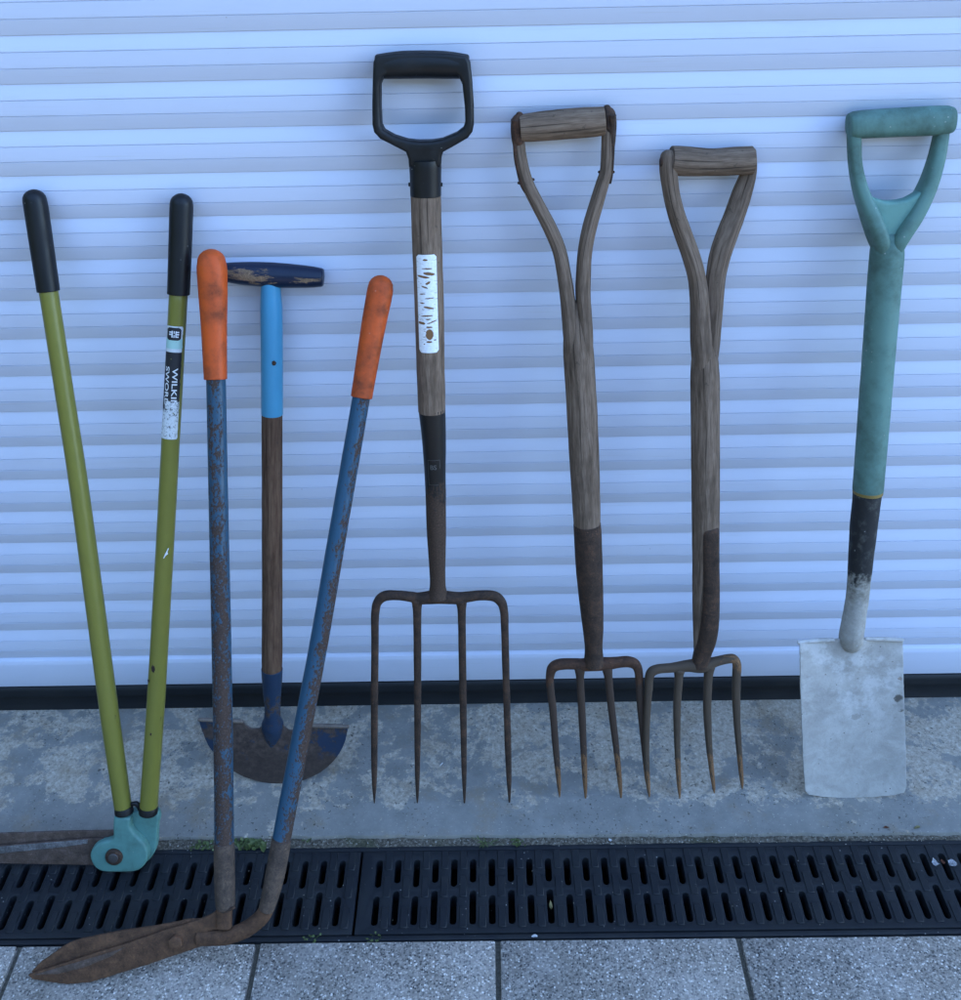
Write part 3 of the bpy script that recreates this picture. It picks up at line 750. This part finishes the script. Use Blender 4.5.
# --- wooden Y-handle fork turned a little (right of the two)
ga_, gb_ = ground(650.5, 801), ground(741.8, 793)
pl = Plane(ga_, gb_, wall(712, 162, -.0225))
rt = empty('garden_fork', pl.pt(695, 797), 'shorter wooden Y handle fork with curved steel strap, left of the green spade', 'garden fork', 'garden forks leaning on the shutter')
b = MB(); b.tube(pl, [(671, 160.5, 29), (685, 161.3, 30), (712, 162.2, 27.5), (735, 161, 28.5), (752, 160, 28)], n=28, wob=.03, sub=8); b.build('grip', M['wood_grey'], rt)
b = MB()
b.tube(pl, [(668.5, 157, 15.5, .004), (668.2, 168, 17, .004), (671.3, 193, 16.2, .003), (676.3, 214, 16.6, .002), (683.5, 235, 17.2), (691, 256, 17.4), (696.6, 277, 17.2), (699.2, 298, 18), (700.4, 325, 19.5), (701.6, 352, 20), (702.6, 388, 14)], n=22, ratio=(1.1, 1.45), ex=2.5, wob=.035, cap0='round')
b.tube(pl, [(750.5, 152, 11, -.004), (748.8, 172, 15, -.004), (742, 193, 18.5, -.003), (735, 214, 19.5, -.002), (727, 235, 20), (720, 256, 19.5), (716, 277, 17.5), (714.6, 298, 16), (712.8, 325, 15), (710.8, 352, 14), (708.5, 388, 8)], n=24, ratio=(.60, 1.3), ex=5, wob=.02, cap0='round', twist=36)
b.tube(pl, [(704.2, 324, 10), (704.5, 345, 22), (704.9, 372, 28.4), (705.3, 425, 28.7), (705.7, 525, 27.2), (704.6, 565, 24.5, -.001), (701.5, 605, 18, -.002), (698.5, 635, 10.5, -.002), (696, 658, 4, -.001)], n=28, wob=.025, sub=10)
b.build('shaft', M['wood_grey'], rt)
b = MB()
b.tube(pl, [(661.2, 162, 10), (664, 162, 10)], sub=1, n=16, cap0='soft', cap1='round', off=.006); b.build('pin_cap', M['rust_dark'], rt)
b = MB(); b.tube(pl, [(709.6, 529, 17.6, .0085), (709.8, 534, 18.6, .0095), (710, 554, 18.2, .0095), (710.5, 590, 17.6, .008), (709.8, 617, 18.5, .0065), (707.5, 637, 18.8, .004), (702.5, 653, 17.6, .001), (699.5, 666, 17)], n=22, ratio=.85, ex=2.5, wob=.03, sub=8, cap0='soft')
b.tube(pl, [(709.5, 538.5, 6, .0152), (711, 538.5, 6, .0152)], sub=1, n=10, cap0='round', cap1='round')
b.build('socket_strap', M['rust_dark'], rt)
fork_head(rt, pl, [(648.7, 690, 7.8), (648.8, 680, 8.2), (651.2, 672.6, 9), (658, 669, 8.8), (672.5, 667.6, 9), (688, 665.8, 11), (700, 665.5, 13.5), (708, 664, 11), (717, 661.3, 8.8), (727, 659, 8.6), (733.2, 658.8, 8.8), (736.6, 663, 8.6), (737, 672, 8)],
          [[(648.8, 684, 7.9), (647.3, 708, 7.2), (646.2, 742, 6.2), (647.3, 773, 5), (648.6, 790, 3.4), (649.6, 797, .9)],
           [(679.2, 670.5, 11), (678.8, 674, 9), (678.4, 682, 7.9), (677, 708, 7.6), (677.2, 742, 6), (678.4, 773, 4.8), (679.3, 790, 3.4), (679.7, 798.6, .9)],
           [(709.3, 666.5, 11), (708.8, 671, 9.4), (708, 680, 8.3), (707.2, 708, 7.8), (708.8, 742, 6.4), (711.6, 770, 4.8), (713.6, 786, 3.4), (714.3, 793, .9)],
           [(736.9, 668, 8.2), (736, 691, 8.1), (736.7, 716, 7), (738.5, 742, 6), (740.6, 768, 4.6), (741.9, 782, 3.4), (742.3, 789, .9)]], M['rust_grey'], M['rust_grey'])

# --- green spade
pl = lean(850, 798, 900, 123, -.019)
rt = empty('spade', pl.pt(850, 797), 'faded green handled spade with a cement whitened square blade at the right', 'spade')
b = MB(); b.tube(pl, [(851, 125.2, 24.5), (857, 124.7, 27.4), (880, 123.3, 28.5), (905, 122, 29), (930, 120.8, 29.4), (945, 120, 28.6), (950, 119.8, 26.5)], n=28, ex=2.5, cap0='soft', cap1='soft'); b.build('grip', M['green_plastic'], rt)
b = MB()
b.tube(pl, [(855.2, 117, 12.5), (854.2, 128, 12.8), (854.2, 142, 12.6), (855.3, 165, 12), (860.5, 190, 13.5), (869.5, 214, 16.5), (878, 238, 17), (881.5, 255, 11), (883.5, 268, 5)], n=22, ratio=(1.1, 2.3), ex=3.2, cap0='round', cap1='round')
b.tube(pl, [(943.5, 113, 12.5), (941, 135, 13.5), (936, 160, 14.5), (927, 187, 15.5), (914, 212, 17), (898, 236, 17), (893, 254, 11), (890.5, 268, 5)], n=22, ratio=(1.1, 2.3), ex=3.2, cap0='round', cap1='round')
b.build('handle_yoke', M['green_plastic'], rt)
plate('handle_web', pl, [(861.5, 192), (872, 196.5), (886, 200.3), (904, 198), (920, 190), (914.5, 208), (903, 231), (893, 250), (880, 250), (869.5, 226), (863.5, 206)], M['pale_green'], rt, .019, .004, off=.0022, sub=3, bres=3)
b = MB(); b.tube(pl, [(887.4, 240, 26), (887, 248, 32), (886.3, 262, 33.4), (883, 300, 32.8), (878.3, 360, 31.8), (872, 440, 30.6), (868, 489.5, 29.8)], n=28, sub=8, wob=.012, cap0='round'); b.build('shaft', M['green_plastic'], rt)
b = MB(); b.tube(pl, [(868, 489.5, 29.4), (867.7, 492.6, 29.2)], sub=1, n=28, off=.0); b.build('ring', M['yellow'], rt)
b = MB(); b.tube(pl, [(867.6, 493, 28.4), (862.6, 540, 25.6), (859.4, 576, 23.2), (856.6, 602, 22.6), (853, 624, 23.4), (851.4, 634, 24, -.0005), (851, 640, 25, -.0055), (850.8, 644, 22, -.0135)], n=24, sub=8, wob=.05, cap1='flat', ratio=.95); b.build('socket', M['spade_socket'], rt)
u0_, _ = pl.uv(851, 720); _, v0_ = pl.uv(851, 640)
plate('blade', pl, [(798.6, 641.8), (810, 640.6), (830, 639.3), (851, 638.6), (866, 638), (902.2, 639), (902.5, 677), (903.5, 715), (904.4, 753), (904.6, 784), (902.4, 789.6), (892, 793.3), (871, 797), (845, 798.6), (824, 797.2), (808.5, 793.8), (804.6, 789.4), (802.4, 762.5), (800.5, 715), (799, 677)],
      M['spade'], rt, .003, .0006, sub=1, jag=.0006, bend=lambda u, v: 1.1 * (u - u0_) ** 2 - .002 + .0075 * math.exp(-((u - u0_) / .013) ** 2) * math.exp(-max(0, v0_ - v) / .022))
b = MB(); b.tube(pl, [(799, 642.5, 4.2), (815, 640.8, 4.6), (833, 640, 4.2)], n=10, ratio=.9, off=.0035, cap0='round', cap1='round', wob=.06); b.build('tread_edge', M['spade'], rt)
b = MB(); b.tube(pl, [(866, 639, 4), (885, 639.3, 4.6), (901.8, 640.2, 4.2)], n=10, ratio=.9, off=.0035, cap0='round', cap1='round', wob=.06); b.build('tread_edge', M['spade'], rt)

# --- half moon edger
pl = lean(272, 783, 272, 275, -.018)
rt = empty('half_moon_edger', pl.pt(272, 783), 'half moon edging iron with navy T handle and light blue collar behind orange shears', 'lawn edger')
b = MB(); b.tube(pl, [(219, 271.8, 16), (235, 273, 21.5), (270, 274.8, 25.2), (305, 276.6, 22.6), (321.5, 277.5, 18.6)], n=28, sub=8, wob=.02, cap0='soft', cap1='soft'); b.build('grip', M['navy'], rt)
b = MB(); b.tube(pl, [(270.8, 278, 19), (270.9, 296, 20.5), (271.4, 312, 22), (271.9, 360, 21.8), (272.1, 414, 21.6)], n=24, sub=6); co_ = b.build('collar', M['sky_blue'], rt)
plate('paint_chip', pl, [(274.2, 358), (276.4, 357.4), (278.4, 359.4), (277.6, 361.8), (275.4, 362.4), (273.8, 360.6)], M['rust_dark'], co_, .0014, .0004, off=11 * pl.m(276, 360) - .0004, jag=.0003)
b = MB(); b.tube(pl, [(272, 412, 20.8), (272.1, 480, 20.4), (272.2, 600, 20.2), (272, 668, 20), (271.6, 674, 14, .0022), (271, 680, 3, .0045)], n=24, sub=10, wob=.02); b.build('shaft', M['wood_brown'], rt)
sk = mat_worn('blue_socket_paint', (.016, .034, .066), (.060, .042, .034), -.12, .02, .02, .05, .10, 60, .6, .4, (.012, .024, .05))
b = MB(); b.tube(pl, [(272, 669, 21.4), (272.2, 690, 18.6), (272.6, 708, 15.6), (272.6, 718, 17), (272.6, 727, 22, -.003), (272.4, 742, 12, -.006)], n=24, sub=8, wob=.03, ratio=.95, cap1='round')
sock = b.build('socket', sk, rt)
b = MB(); b.tube(pl, [(270.6, 678, 1.2, .0098), (270.6, 690, 2.2, .0096), (271, 706, 2.0, .0082), (271.6, 716, 1, .008)], n=8, ratio=.5); b.build('socket_seam', M['rust_dark'], sock)
EB = mat_rust('edger_blade_steel', (.028, .020, .018), (.060, .041, .035), (.10, .068, .058))
g_nt = EB.node_tree
def edger_mat():
    g = G('edger_blade_paint'); v = g.obj; x = g.sep(v)
    n = g.noise(v, 45, 6, .7)
    top = g.sm(g.math('ADD', x[2], g.math('MULTIPLY', n, .05)), .068, .082)
    pt_ = g.math('MULTIPLY', top, g.sm(g.math('ADD', n, g.math('MULTIPLY', g.math('ABSOLUTE', x[0]), 1.6)), .60, .68))
    u = g.ramp(g.noise(v, 120, 6, .7), [(.3, (.028, .020, .018)), (.5, (.060, .042, .036)), (.7, (.105, .075, .062))])
    u = g.mix(g.math('MULTIPLY', g.math('SUBTRACT', 1, top), .5), u, (.035, .024, .021))
    c = g.mix(pt_, u, g.mix(g.noise(v, 90, 4), (.010, .022, .048), (.018, .036, .075)))
    g.bump(n, .4, .001); return g.out(c, .55, .4)
M['edger'] = edger_mat()
plate('blade', pl, [(198.8, 719), (243, 720.6), (246, 725), (252, 728.4), (259, 728), (262.8, 725), (266, 719.5), (279, 719.5), (283.4, 725.5), (289, 729.6), (295, 730.2), (299, 724.2), (348.3, 725.6)] + [tuple(q) for q in catmull([(348.3, 725.6), (347.2, 733), (343.6, 745), (335, 759), (321, 771.5), (303, 780), (285.5, 783), (267.8, 782.4), (250, 778.5), (234, 771), (222, 761), (209.5, 746.7), (202.4, 730.8), (198.8, 719)], 6)][1:-1],
      M['edger'], rt, .0026, .0006, jag=.0005)
b = MB(); b.tube(pl, [(199.4, 719.6, 3.8), (220, 720.4, 4.2), (242, 721.4, 3.6)], n=10, off=.0032, cap0='round', cap1='round'); b.build('tread_edge', M['tread'], rt)
b = MB(); b.tube(pl, [(300, 725.2, 3.8), (325, 725.8, 4.4), (347.6, 726.6, 3.8)], n=10, off=.0032, cap0='round', cap1='round'); b.build('tread_edge', M['tread'], rt)

# --- orange grip edging shears
pl = lean(110, 984, 212, 262, -.0525, -.003)
rt = empty('edging_shears', pl.pt(140, 983), 'edging shears with orange grips, worn blue shafts and rusty blades on the paving', 'edging shears')
b = MB(); b.tube(pl, [(211.6, 262, 27.6), (212, 270, 29.4), (213, 295, 28), (214, 327, 25.2), (215.3, 372, 22.8), (215.5, 379, 22.6)], n=28, sub=8, ex=2.3, cap0='round'); b.build('grip', M['orange'], rt)
b = MB(); b.tube(pl, [(380.6, 287, 25), (379.6, 294, 26), (375, 318, 25), (370.5, 343, 23.6), (363.5, 385, 21.8), (361.6, 397, 21.6)], n=28, sub=8, ex=2.3, cap0='round'); b.build('grip', M['orange'], rt)
b = MB(); b.tube(pl, [(215.8, 374, 19.6), (216.4, 400, 19.2), (218.8, 520, 19.2), (221.4, 640, 19.4), (223.7, 780, 19.2), (224.2, 850, 19.2)], n=24, sub=10, wob=.012); b.build('shaft', M['blue_shaft'], rt)
b = MB(); b.tube(pl, [(362, 393, 17.8), (340, 520, 18.2), (319.4, 640, 18.6), (300, 742, 18.6), (286, 815, 18.8), (281, 842, 19)], n=24, sub=10, wob=.012); b.build('shaft', M['blue_shaft_b'], rt)
b = MB(); b.tube(pl, [(224.2, 843, 19.8), (224.3, 850, 20.6), (224.6, 875, 20.6), (225.2, 900, 20), (225.3, 905.5, 19)], n=24, sub=6, wob=.03, cap0='soft', cap1='soft'); b.build('sleeve', M['sleeve'], rt)
b = MB(); b.tube(pl, [(281.4, 838, 19.2), (280, 848, 20), (275.6, 872, 19.8), (270.6, 894, 18), (266.6, 908.5, 16)], n=24, sub=6, wob=.03, cap0='soft', cap1='soft'); b.build('sleeve', M['sleeve'], rt)
bb = plate('blade', pl, [(30, 973.5), (40.8, 962.8), (61.6, 948.3), (74, 942), (90.8, 938.3), (124, 931.6), (155.3, 927.5), (186.5, 921.2), (204, 920), (204, 944), (180, 950), (140, 962), (100, 970), (50, 977)], M['rust_blade'], rt, .0035, .0007, off=-.0042, jag=.0006)
b = MB(); b.tube(pl, [(267, 905, 15), (264.5, 913, 15.5), (257.5, 921, 15.5), (247.5, 928.5, 15.6), (238, 933, 15.4), (226, 936.6, 15.4), (212, 937.4, 15), (198, 938, 15)], n=18, ratio=.75, ex=2.6, wob=.05, off=-.001, cap1='soft'); b.build('tang', M['rust_blade'], bb)
fb = plate('blade', pl, [(28.7, 974.3), (45, 968.6), (82.4, 956.4), (124, 943.6), (165.7, 929.4), (186.5, 923.2), (205, 917), (214, 912.5), (218.5, 908), (231, 908), (231.5, 927.4), (217, 928.8), (208, 930.4), (203.5, 937), (202, 945.6), (182, 952.4), (145, 965), (107.4, 976.4), (90.8, 981.4), (68, 983.5), (49, 981), (33, 978.2)], M['rust_blade'], rt, .0042, .0009, jag=.0006)
plate('bevel', pl, [(34, 974), (60, 966.2), (90, 957.5), (118, 949), (126, 946), (112, 955), (86, 966), (60, 972.5)], M['blade_grey'], fb, .0012, .0003, off=.0020, jag=.0005)
b = MB(); b.tube(pl, [(224.2, 903, 15), (224.6, 912, 14.5), (224, 926, 15.5)], n=16, ratio=.7, ex=3, wob=.05, off=.002, cap1='soft'); b.build('tang', M['rust_blade'], fb)
b = MB(); b.tube(pl, [(219, 910.5, 3), (225, 912, 2.4), (234, 907.5, 3)], n=8, off=.0095, cap0='round', cap1='round'); b.build('weld', M['rust_dark'], fb)
hexa = [(176.6 + 7.4 * math.cos(R(20 + 60 * i)), 940 + 7 * math.sin(R(20 + 60 * i))) for i in range(6)]
plate('bolt', pl, hexa, M['rust_blade'], rt, .007, .0014, off=.0045)

# --- green edging shears
pl = lean(125, 868.5, 107, 197, -.0180, -.003)
rt = empty('edging_shears', pl.pt(125, 868), 'edging shears with olive green tubes, black grips and a teal pivot', 'edging shears')
b = MB(); b.tube(pl, [(34.6, 200, 22.6), (37, 214, 23), (42.6, 252, 22.4), (48.4, 291, 21.6)], n=28, ex=2.2, cap0='round'); b.build('grip', M['grip_black'], rt)
b = MB(); b.tube(pl, [(181.5, 204, 22.6), (181.2, 215, 23), (180, 252, 22.6), (178.5, 294, 22)], n=28, ex=2.2, cap0='round'); b.build('grip', M['grip_black'], rt)
b = MB(); b.tube(pl, [(48, 288, 18.6), (65.5, 400, 18.2), (78, 480, 18.4), (94.3, 600, 18.6), (110.4, 720, 18.4), (123.6, 811, 17)], n=24, sub=10); b.build('tube_handle', M['olive'], rt)
RA = [(178.6, 290, 18.4), (168.5, 480, 17.9), (162.4, 590, 17.8), (156, 700, 17.8), (148.4, 811, 17.6)]
b = MB(); b.tube(pl, RA, n=24, sub=10); th_ = b.build('tube_handle', M['olive'], rt)
for q in ([(155, 661), (157.4, 662.4), (158, 666), (156.4, 669), (154.4, 667), (154, 663.6)], [(150.4, 675.6), (152.2, 676), (152, 678.2), (150.6, 678)], [(153, 728), (154.6, 729), (154, 731.4), (152.6, 730.6)], [(170.6, 545), (171.4, 545.6), (170, 549), (170.6, 551), (168.6, 552.4), (166.4, 555.6), (165.9, 555), (167.6, 551), (169, 548.6)]):
    plate('paint_chip', pl, q, M['white_bit'] if q[0][1] < 600 else M['rust_dark'], th_, .0016, .0005, off=8.7 * pl.m(*q[0]) - .0003, jag=.0003)
axr = lambda y: 178.6 + (y - 290) * (168.5 - 178.6) / 190
wdr = lambda y: 18.35
bm_obj('torn_label', wrap_patch(pl, axr, wdr, 325, 437, .0118, .0003, 14, 60, .0012, .0012), M['torn'], rt)
lab = rt.children[-1]
Lm = (pl.pt(axr(325), 325) - pl.pt(axr(437), 437)).length
sc_ = Lm / 112   # metres per photo pixel along the tube
me = text_mesh('WILKIN', .0104); me.transform(Matrix.Diagonal((1.0, .90, 1, 1)))
x1_ = max(v.co.x for v in me.vertices); me.transform(Matrix.Diagonal((39 * sc_ / x1_, 1, 1, 1)))
wrap_text(me, pl, axr, wdr, 325, 41 * sc_, .0012, .0007); link('letters', me, M['letters'], lab)
me = text_mesh('SWORD', .0088); me.transform(Matrix.Diagonal((1.0, .90, 1, 1)))
x1_ = max(v.co.x for v in me.vertices); me.transform(Matrix.Diagonal((39 * sc_ / x1_, 1, 1, 1)))
wrap_text(me, pl, axr, wdr, 325, 39.5 * sc_, -.0082, .0007); link('letters', me, M['letters'], lab)
# black badge above with small pale marks
em = bmesh.new()
ring = [em.verts.new((7.5 * sc_ + 6.2 * sc_ * max(-1, min(1, 1.25 * math.cos(a))), .0095 * max(-1, min(1, 1.2 * math.sin(a))), 0)) for a in [2 * math.pi * i / 24 for i in range(24)]]
c_ = em.verts.new((7.5 * sc_, 0, 0))
for i in range(24): em.faces.new((c_, ring[i], ring[(i + 1) % 24]))
bmesh.ops.subdivide_edges(em, edges=em.edges[:], cuts=3, use_grid_fill=True)
me = bpy.data.meshes.new('badge'); em.to_mesh(me); em.free()
wrap_text(me, pl, axr, wdr, 325, 0, 0, .0006); link('badge', me, M['ink'], lab)
em = bmesh.new()
for (a, c2, l, w) in ((4.6, .0030, 6, .0006), (4.6, .0008, 2.4, .0006), (8.4, .0008, 2.6, .0006), (4.4, -.0016, 6.5, .0008), (5, .0050, 1.2, .0018), (7.2, .0050, 1.2, .0018), (9.6, .0046, 1.2, .0018), (5.2, -.0042, 1.2, .0016), (7.4, -.0042, 1.2, .0016)):
    vs = [em.verts.new(p) for p in ((a * sc_, c2 - w, 0), ((a + l) * sc_, c2 - w, 0), ((a + l) * sc_, c2 + w, 0), (a * sc_, c2 + w, 0))]; em.faces.new(vs)
me = bpy.data.meshes.new('marks'); em.to_mesh(me); em.free()
wrap_text(me, pl, axr, wdr, 325, 0, 0, .0010); link('marks', me, M['letters'], lab)
b = MB(); b.tube(pl, [(123.6, 806.5, 18), (124.2, 812, 18.4)], sub=1, n=20, off=.0003); b.tube(pl, [(148.6, 806.5, 18.4), (148.3, 812.5, 18.6)], sub=1, n=20, off=.0003)
b.tube(pl, [(131, 804, 4), (137, 804, 5), (140, 810, 4)], n=10); b.build('collar', M['black'], rt)
plate('pivot_casting', pl, [(127, 813.5), (157, 813.2), (156.8, 828), (156.4, 840), (155.4, 850), (151.5, 857.5), (147, 862.5), (138, 866), (120, 866), (112, 858), (112, 845), (124, 838), (127, 828)], M['teal_cast'], rt, .014, .003, off=-.0080, sub=2, bres=3)
plate('pivot_casting', pl, [(116.2, 813.4), (124, 813.2), (132.4, 813.4), (132.6, 818), (132.7, 823), (136.5, 828.8), (146, 838.6), (149.4, 845), (150, 853.5), (146.5, 861), (140, 865.8), (130, 867.3), (110, 867.2), (101, 865), (95.2, 859), (92.9, 851), (94.6, 845), (98.8, 840.2), (106, 837.3), (112.5, 835.8), (115.2, 833.6), (116, 829)], M['teal_cast'], rt, .014, .0035, off=.0042, sub=2, bres=3)
b = MB(); c = pl.pt(115, 855, .0085); b.world([c, c + pl.n * .0045], [8.6 * pl.m(115, 855)] * 2, nrm=Vector((0, 0, 1)), n=28, cap1='soft'); bo = b.build('pivot_bolt', M['rust_dark'], rt)
b = MB(); b.world([c + pl.n * .0045, c + pl.n * .0062], [5.2 * pl.m(115, 855)] * 2, nrm=Vector((0, 0, 1)), n=24, cap1='soft'); b.world([c + pl.n * .0055, c + pl.n * .0068], [1.4 * pl.m(115, 855)] * 2, nrm=Vector((0, 0, 1)), n=12, cap1='soft'); b.build('bolt_end', M['bolt'], bo)
plate('blade', pl, [(118, 832), (60, 833), (0, 835), (-70, 839), (-112, 846), (-118, 853), (-60, 853), (0, 852), (60, 850), (118, 852)], M['blade_grey'], rt, .003, .0006, off=-.0045, jag=.0004)
fb = plate('blade', pl, [(112, 838), (90, 838), (0, 845.2), (-70, 851), (-108, 857), (-115, 862), (-60, 863), (0, 862.8), (95, 864.4), (112, 864)], M['blade_grey'], rt, .0032, .0006, off=.0, jag=.0004)
plate('cutting_edge', pl, [(88, 838.6), (0, 845.8), (-70, 851.6), (-106, 857), (-60, 857.5), (0, 852.6), (60, 846.5), (88, 842.5)], M['edge'], fb, .0010, .0003, off=.0018)

# ------------------------------------------------------------------ weeds, litter, grit
def leaf_blade(bm, base, d, l, w, bend):
    d = d.normalized(); s = d.cross(Vector((0, 0, 1)))
    s = s.normalized() if s.length > .05 else Vector((1, 0, 0))
    n = 4; L = []
    for i in range(n + 1):
        t = i / n; c = base + d * l * t + Vector((0, 0, -1)) * bend * l * t * t
        ww = w * math.sin(math.pi * min(.98, .12 + .86 * t)) / 2
        L.append((bm.verts.new(c - s * ww), bm.verts.new(c + Vector((0, 0, -ww * .35))), bm.verts.new(c + s * ww)))
    for A, B in zip(L, L[1:]):
        bm.faces.new((A[0], A[1], B[1], B[0])); bm.faces.new((A[1], A[2], B[2], B[1]))
def weed(px0, px1, py, n, l, w, label, z=-.004, spread=.006, name='weed', cat='weed', mt='leaf'):
    a, c = ground(px0, py, z), ground(px1, py, z)
    mid = (a + c) / 2
    rt = bmesh.new()
    for i in range(n):
        t = min(1, max(0, random.gauss(.5, .24))); p = a.lerp(c, t) + Vector((0, random.uniform(-1, 1) * spread, random.uniform(0, .002)))
        an = random.uniform(0, 2 * math.pi); d = Vector((math.cos(an), math.sin(an) - .25, random.uniform(.25, 1.1)))
        leaf_blade(rt, p, d, l * random.uniform(.5, 1.1), w * random.uniform(.6, 1.1), random.uniform(.1, .6))
    me = bpy.data.meshes.new(name); rt.to_mesh(me); rt.free()
    me.transform(Matrix.Translation(-mid))
    o = link(name, me, M[mt], None, None, 80); o.location = mid
    return tag(o, label, cat, 'weeds in the drain joints')
weed(233, 268, 845, 75, .0085, .0062, 'largest leafy green weed between the two orange shear shafts')
weed(192, 215, 847, 40, .0060, .0042, 'small green weed in the mortar just left of the orange shears')
weed(301, 316, 839, 14, .0060, .0030, 'tiny green sprig just right of the orange shears')
weed(476, 490, 842, 16, .015, .0016, 'thin grass sprig in the mortar below the black handled fork', spread=.003)
weed(511, 524, 843, 26, .0050, .0036, 'little moss tuft in the mortar right of the grass sprig')
weed(306, 324, 938, 15, .0058, .0040, 'green moss along the front drain edge right of the bent shear rod', z=-.006)
weed(368, 384, 938, 14, .0058, .0044, 'green moss on the front drain edge below the grate joint', z=-.006)
def scrap(name, cat, label, px, py, z, size, mt, n=1, ang=0.0, th=.0005, curl=.3, pos=None):
    c = pos or ground(px, py, z); bm = bmesh.new()
    nn = 10; ring = []
    for i in range(nn):
        a = 2 * math.pi * i / nn; r = random.uniform(.7, 1.15)
        x, y = math.cos(a) * size[0] / 2 * r, math.sin(a) * size[1] / 2 * r
        ring.append((x * math.cos(ang) - y * math.sin(ang), x * math.sin(ang) + y * math.cos(ang), th + curl * size[1] * .5 * (math.sin(a) ** 2)))
    top = [bm.verts.new(p) for p in ring]; ct = bm.verts.new((0, 0, th * 1.5))
    for i in range(nn): bm.faces.new((ct, top[i], top[(i + 1) % nn]))
    bmesh.ops.solidify(bm, geom=bm.faces[:], thickness=th)
    me = bpy.data.meshes.new(name); bm.to_mesh(me); bm.free()
    o = link(name, me, M[mt], None, None, 60); o.location = c
    return tag(o, label, cat)
scrap('litter_scrap', 'litter', 'white paper crumb on the paving edge below the middle of the drain', 534.5, 936.5, -.0015, (.008, .0045), 'white_bit', curl=.5)
scrap('litter_scrap', 'litter', 'white crumb in the mortar between the two wooden handled forks', 610.5, 840.5, -.002, (.004, .005), 'white_bit', ang=.9, curl=.6)
scrap('litter_scrap', 'litter', 'white sliver on the concrete between the tines of the black handled fork', 441.5, 764.5, .0005, (.009, .0016), 'white_bit', ang=1.0)
scrap('film_scrap', 'litter', 'crumpled clear film scrap in a grate slot at the far right', 935.5, 864, -.0022, (.009, .013), 'film', ang=.5, curl=.7)
scrap('film_scrap', 'litter', 'round clear plastic disc on the drain grate at the far right', 952, 863, -.0022, (.011, .011), 'film', curl=.15)
scrap('fallen_leaf', 'leaf', 'reddish brown leaf bit on the grate at the far right', 942.5, 862, -.0018, (.005, .008), 'brown_leaf', ang=.3)
scrap('fallen_leaf', 'leaf', 'small red brown leaf on the concrete below the spade', 886, 827.5, .0005, (.008, .004), 'brown_leaf', ang=.1)
scrap('fallen_leaf', 'leaf', 'pale yellow leaf on the concrete right of the red brown leaf', 917.5, 827.5, .0005, (.009, .005), 'dry', ang=.4)
scrap('fallen_leaf', 'leaf', 'tan curled leaf scrap in a slot of the grate below the left wooden fork', 551, 907, -.0020, (.004, .012), 'dry', ang=.2, curl=.8)
bm = bmesh.new()
def stone(p, r):
    q = bmesh.ops.create_icosphere(bm, subdivisions=1, radius=r)
    s = Vector((random.uniform(.7, 1.3), random.uniform(.7, 1.3), random.uniform(.5, .9)))
    for v in q['verts']: v.co = Vector((v.co.x * s.x, v.co.y * s.y, v.co.z * s.z)) * random.uniform(.85, 1.15) + p
for i in range(420):
    x = random.uniform(-.85, .85); y = random.gauss((YC + YD) / 2 - .001, .0032) - x * .0035
    stone(Vector((x, y, -.0040)), random.choice((.0004, .0006, .0008, .0008, .0012)))
for i in range(140):
    stone(Vector((random.uniform(-.85, .85), random.uniform(YF, YD), -.0032)), random.choice((.0003, .0004, .0006)))
for i in range(260):
    stone(Vector((random.uniform(-.85, .85), random.uniform(-.235, -.02), .0003)), random.choice((.0003, .0004, .0005, .0009)))
tag(bm_obj('grit', bm, M['grit']), 'pale grit scattered along the mortar line and drain', None, None, 'stuff')

# ------------------------------------------------------------------ light
SUN_EL, SUN_AZ = R(36), R(66)          # sun stands behind the house, to the right: all that the photo shows lies in its shade
w = bpy.data.worlds.new('World'); scene.world = w; w.use_nodes = True
nt = w.node_tree; bg = nt.nodes['Background']
sky = nt.nodes.new('ShaderNodeTexSky'); sky.sky_type = 'NISHITA'; sky.sun_disc = False
sky.sun_elevation = SUN_EL; sky.sun_rotation = SUN_AZ; sky.air_density = 1.0; sky.dust_density = .2; sky.ozone_density = 4.0
nt.links.new(sky.outputs[0], bg.inputs[0]); bg.inputs[1].default_value = .12
sl = bpy.data.lights.new('sun', 'SUN'); sl.energy = 3.0; sl.angle = R(.5); sl.color = (1, .95, .87)
so = bpy.data.objects.new('sun', sl); C.objects.link(so)
dv = Vector((math.sin(SUN_AZ) * math.cos(SUN_EL), math.cos(SUN_AZ) * math.cos(SUN_EL), math.sin(SUN_EL)))
so.rotation_euler = dv.to_track_quat('Z', 'Y').to_euler(); so.location = dv * 20
vs = scene.view_settings
scene.display_settings.display_device = 'sRGB'
vs.view_transform = 'Standard'; vs.look = 'None'; vs.gamma = 1; vs.use_curve_mapping = False; vs.exposure = 3.22
scene.cycles.use_denoising = True
scene.cycles.max_bounces = 8
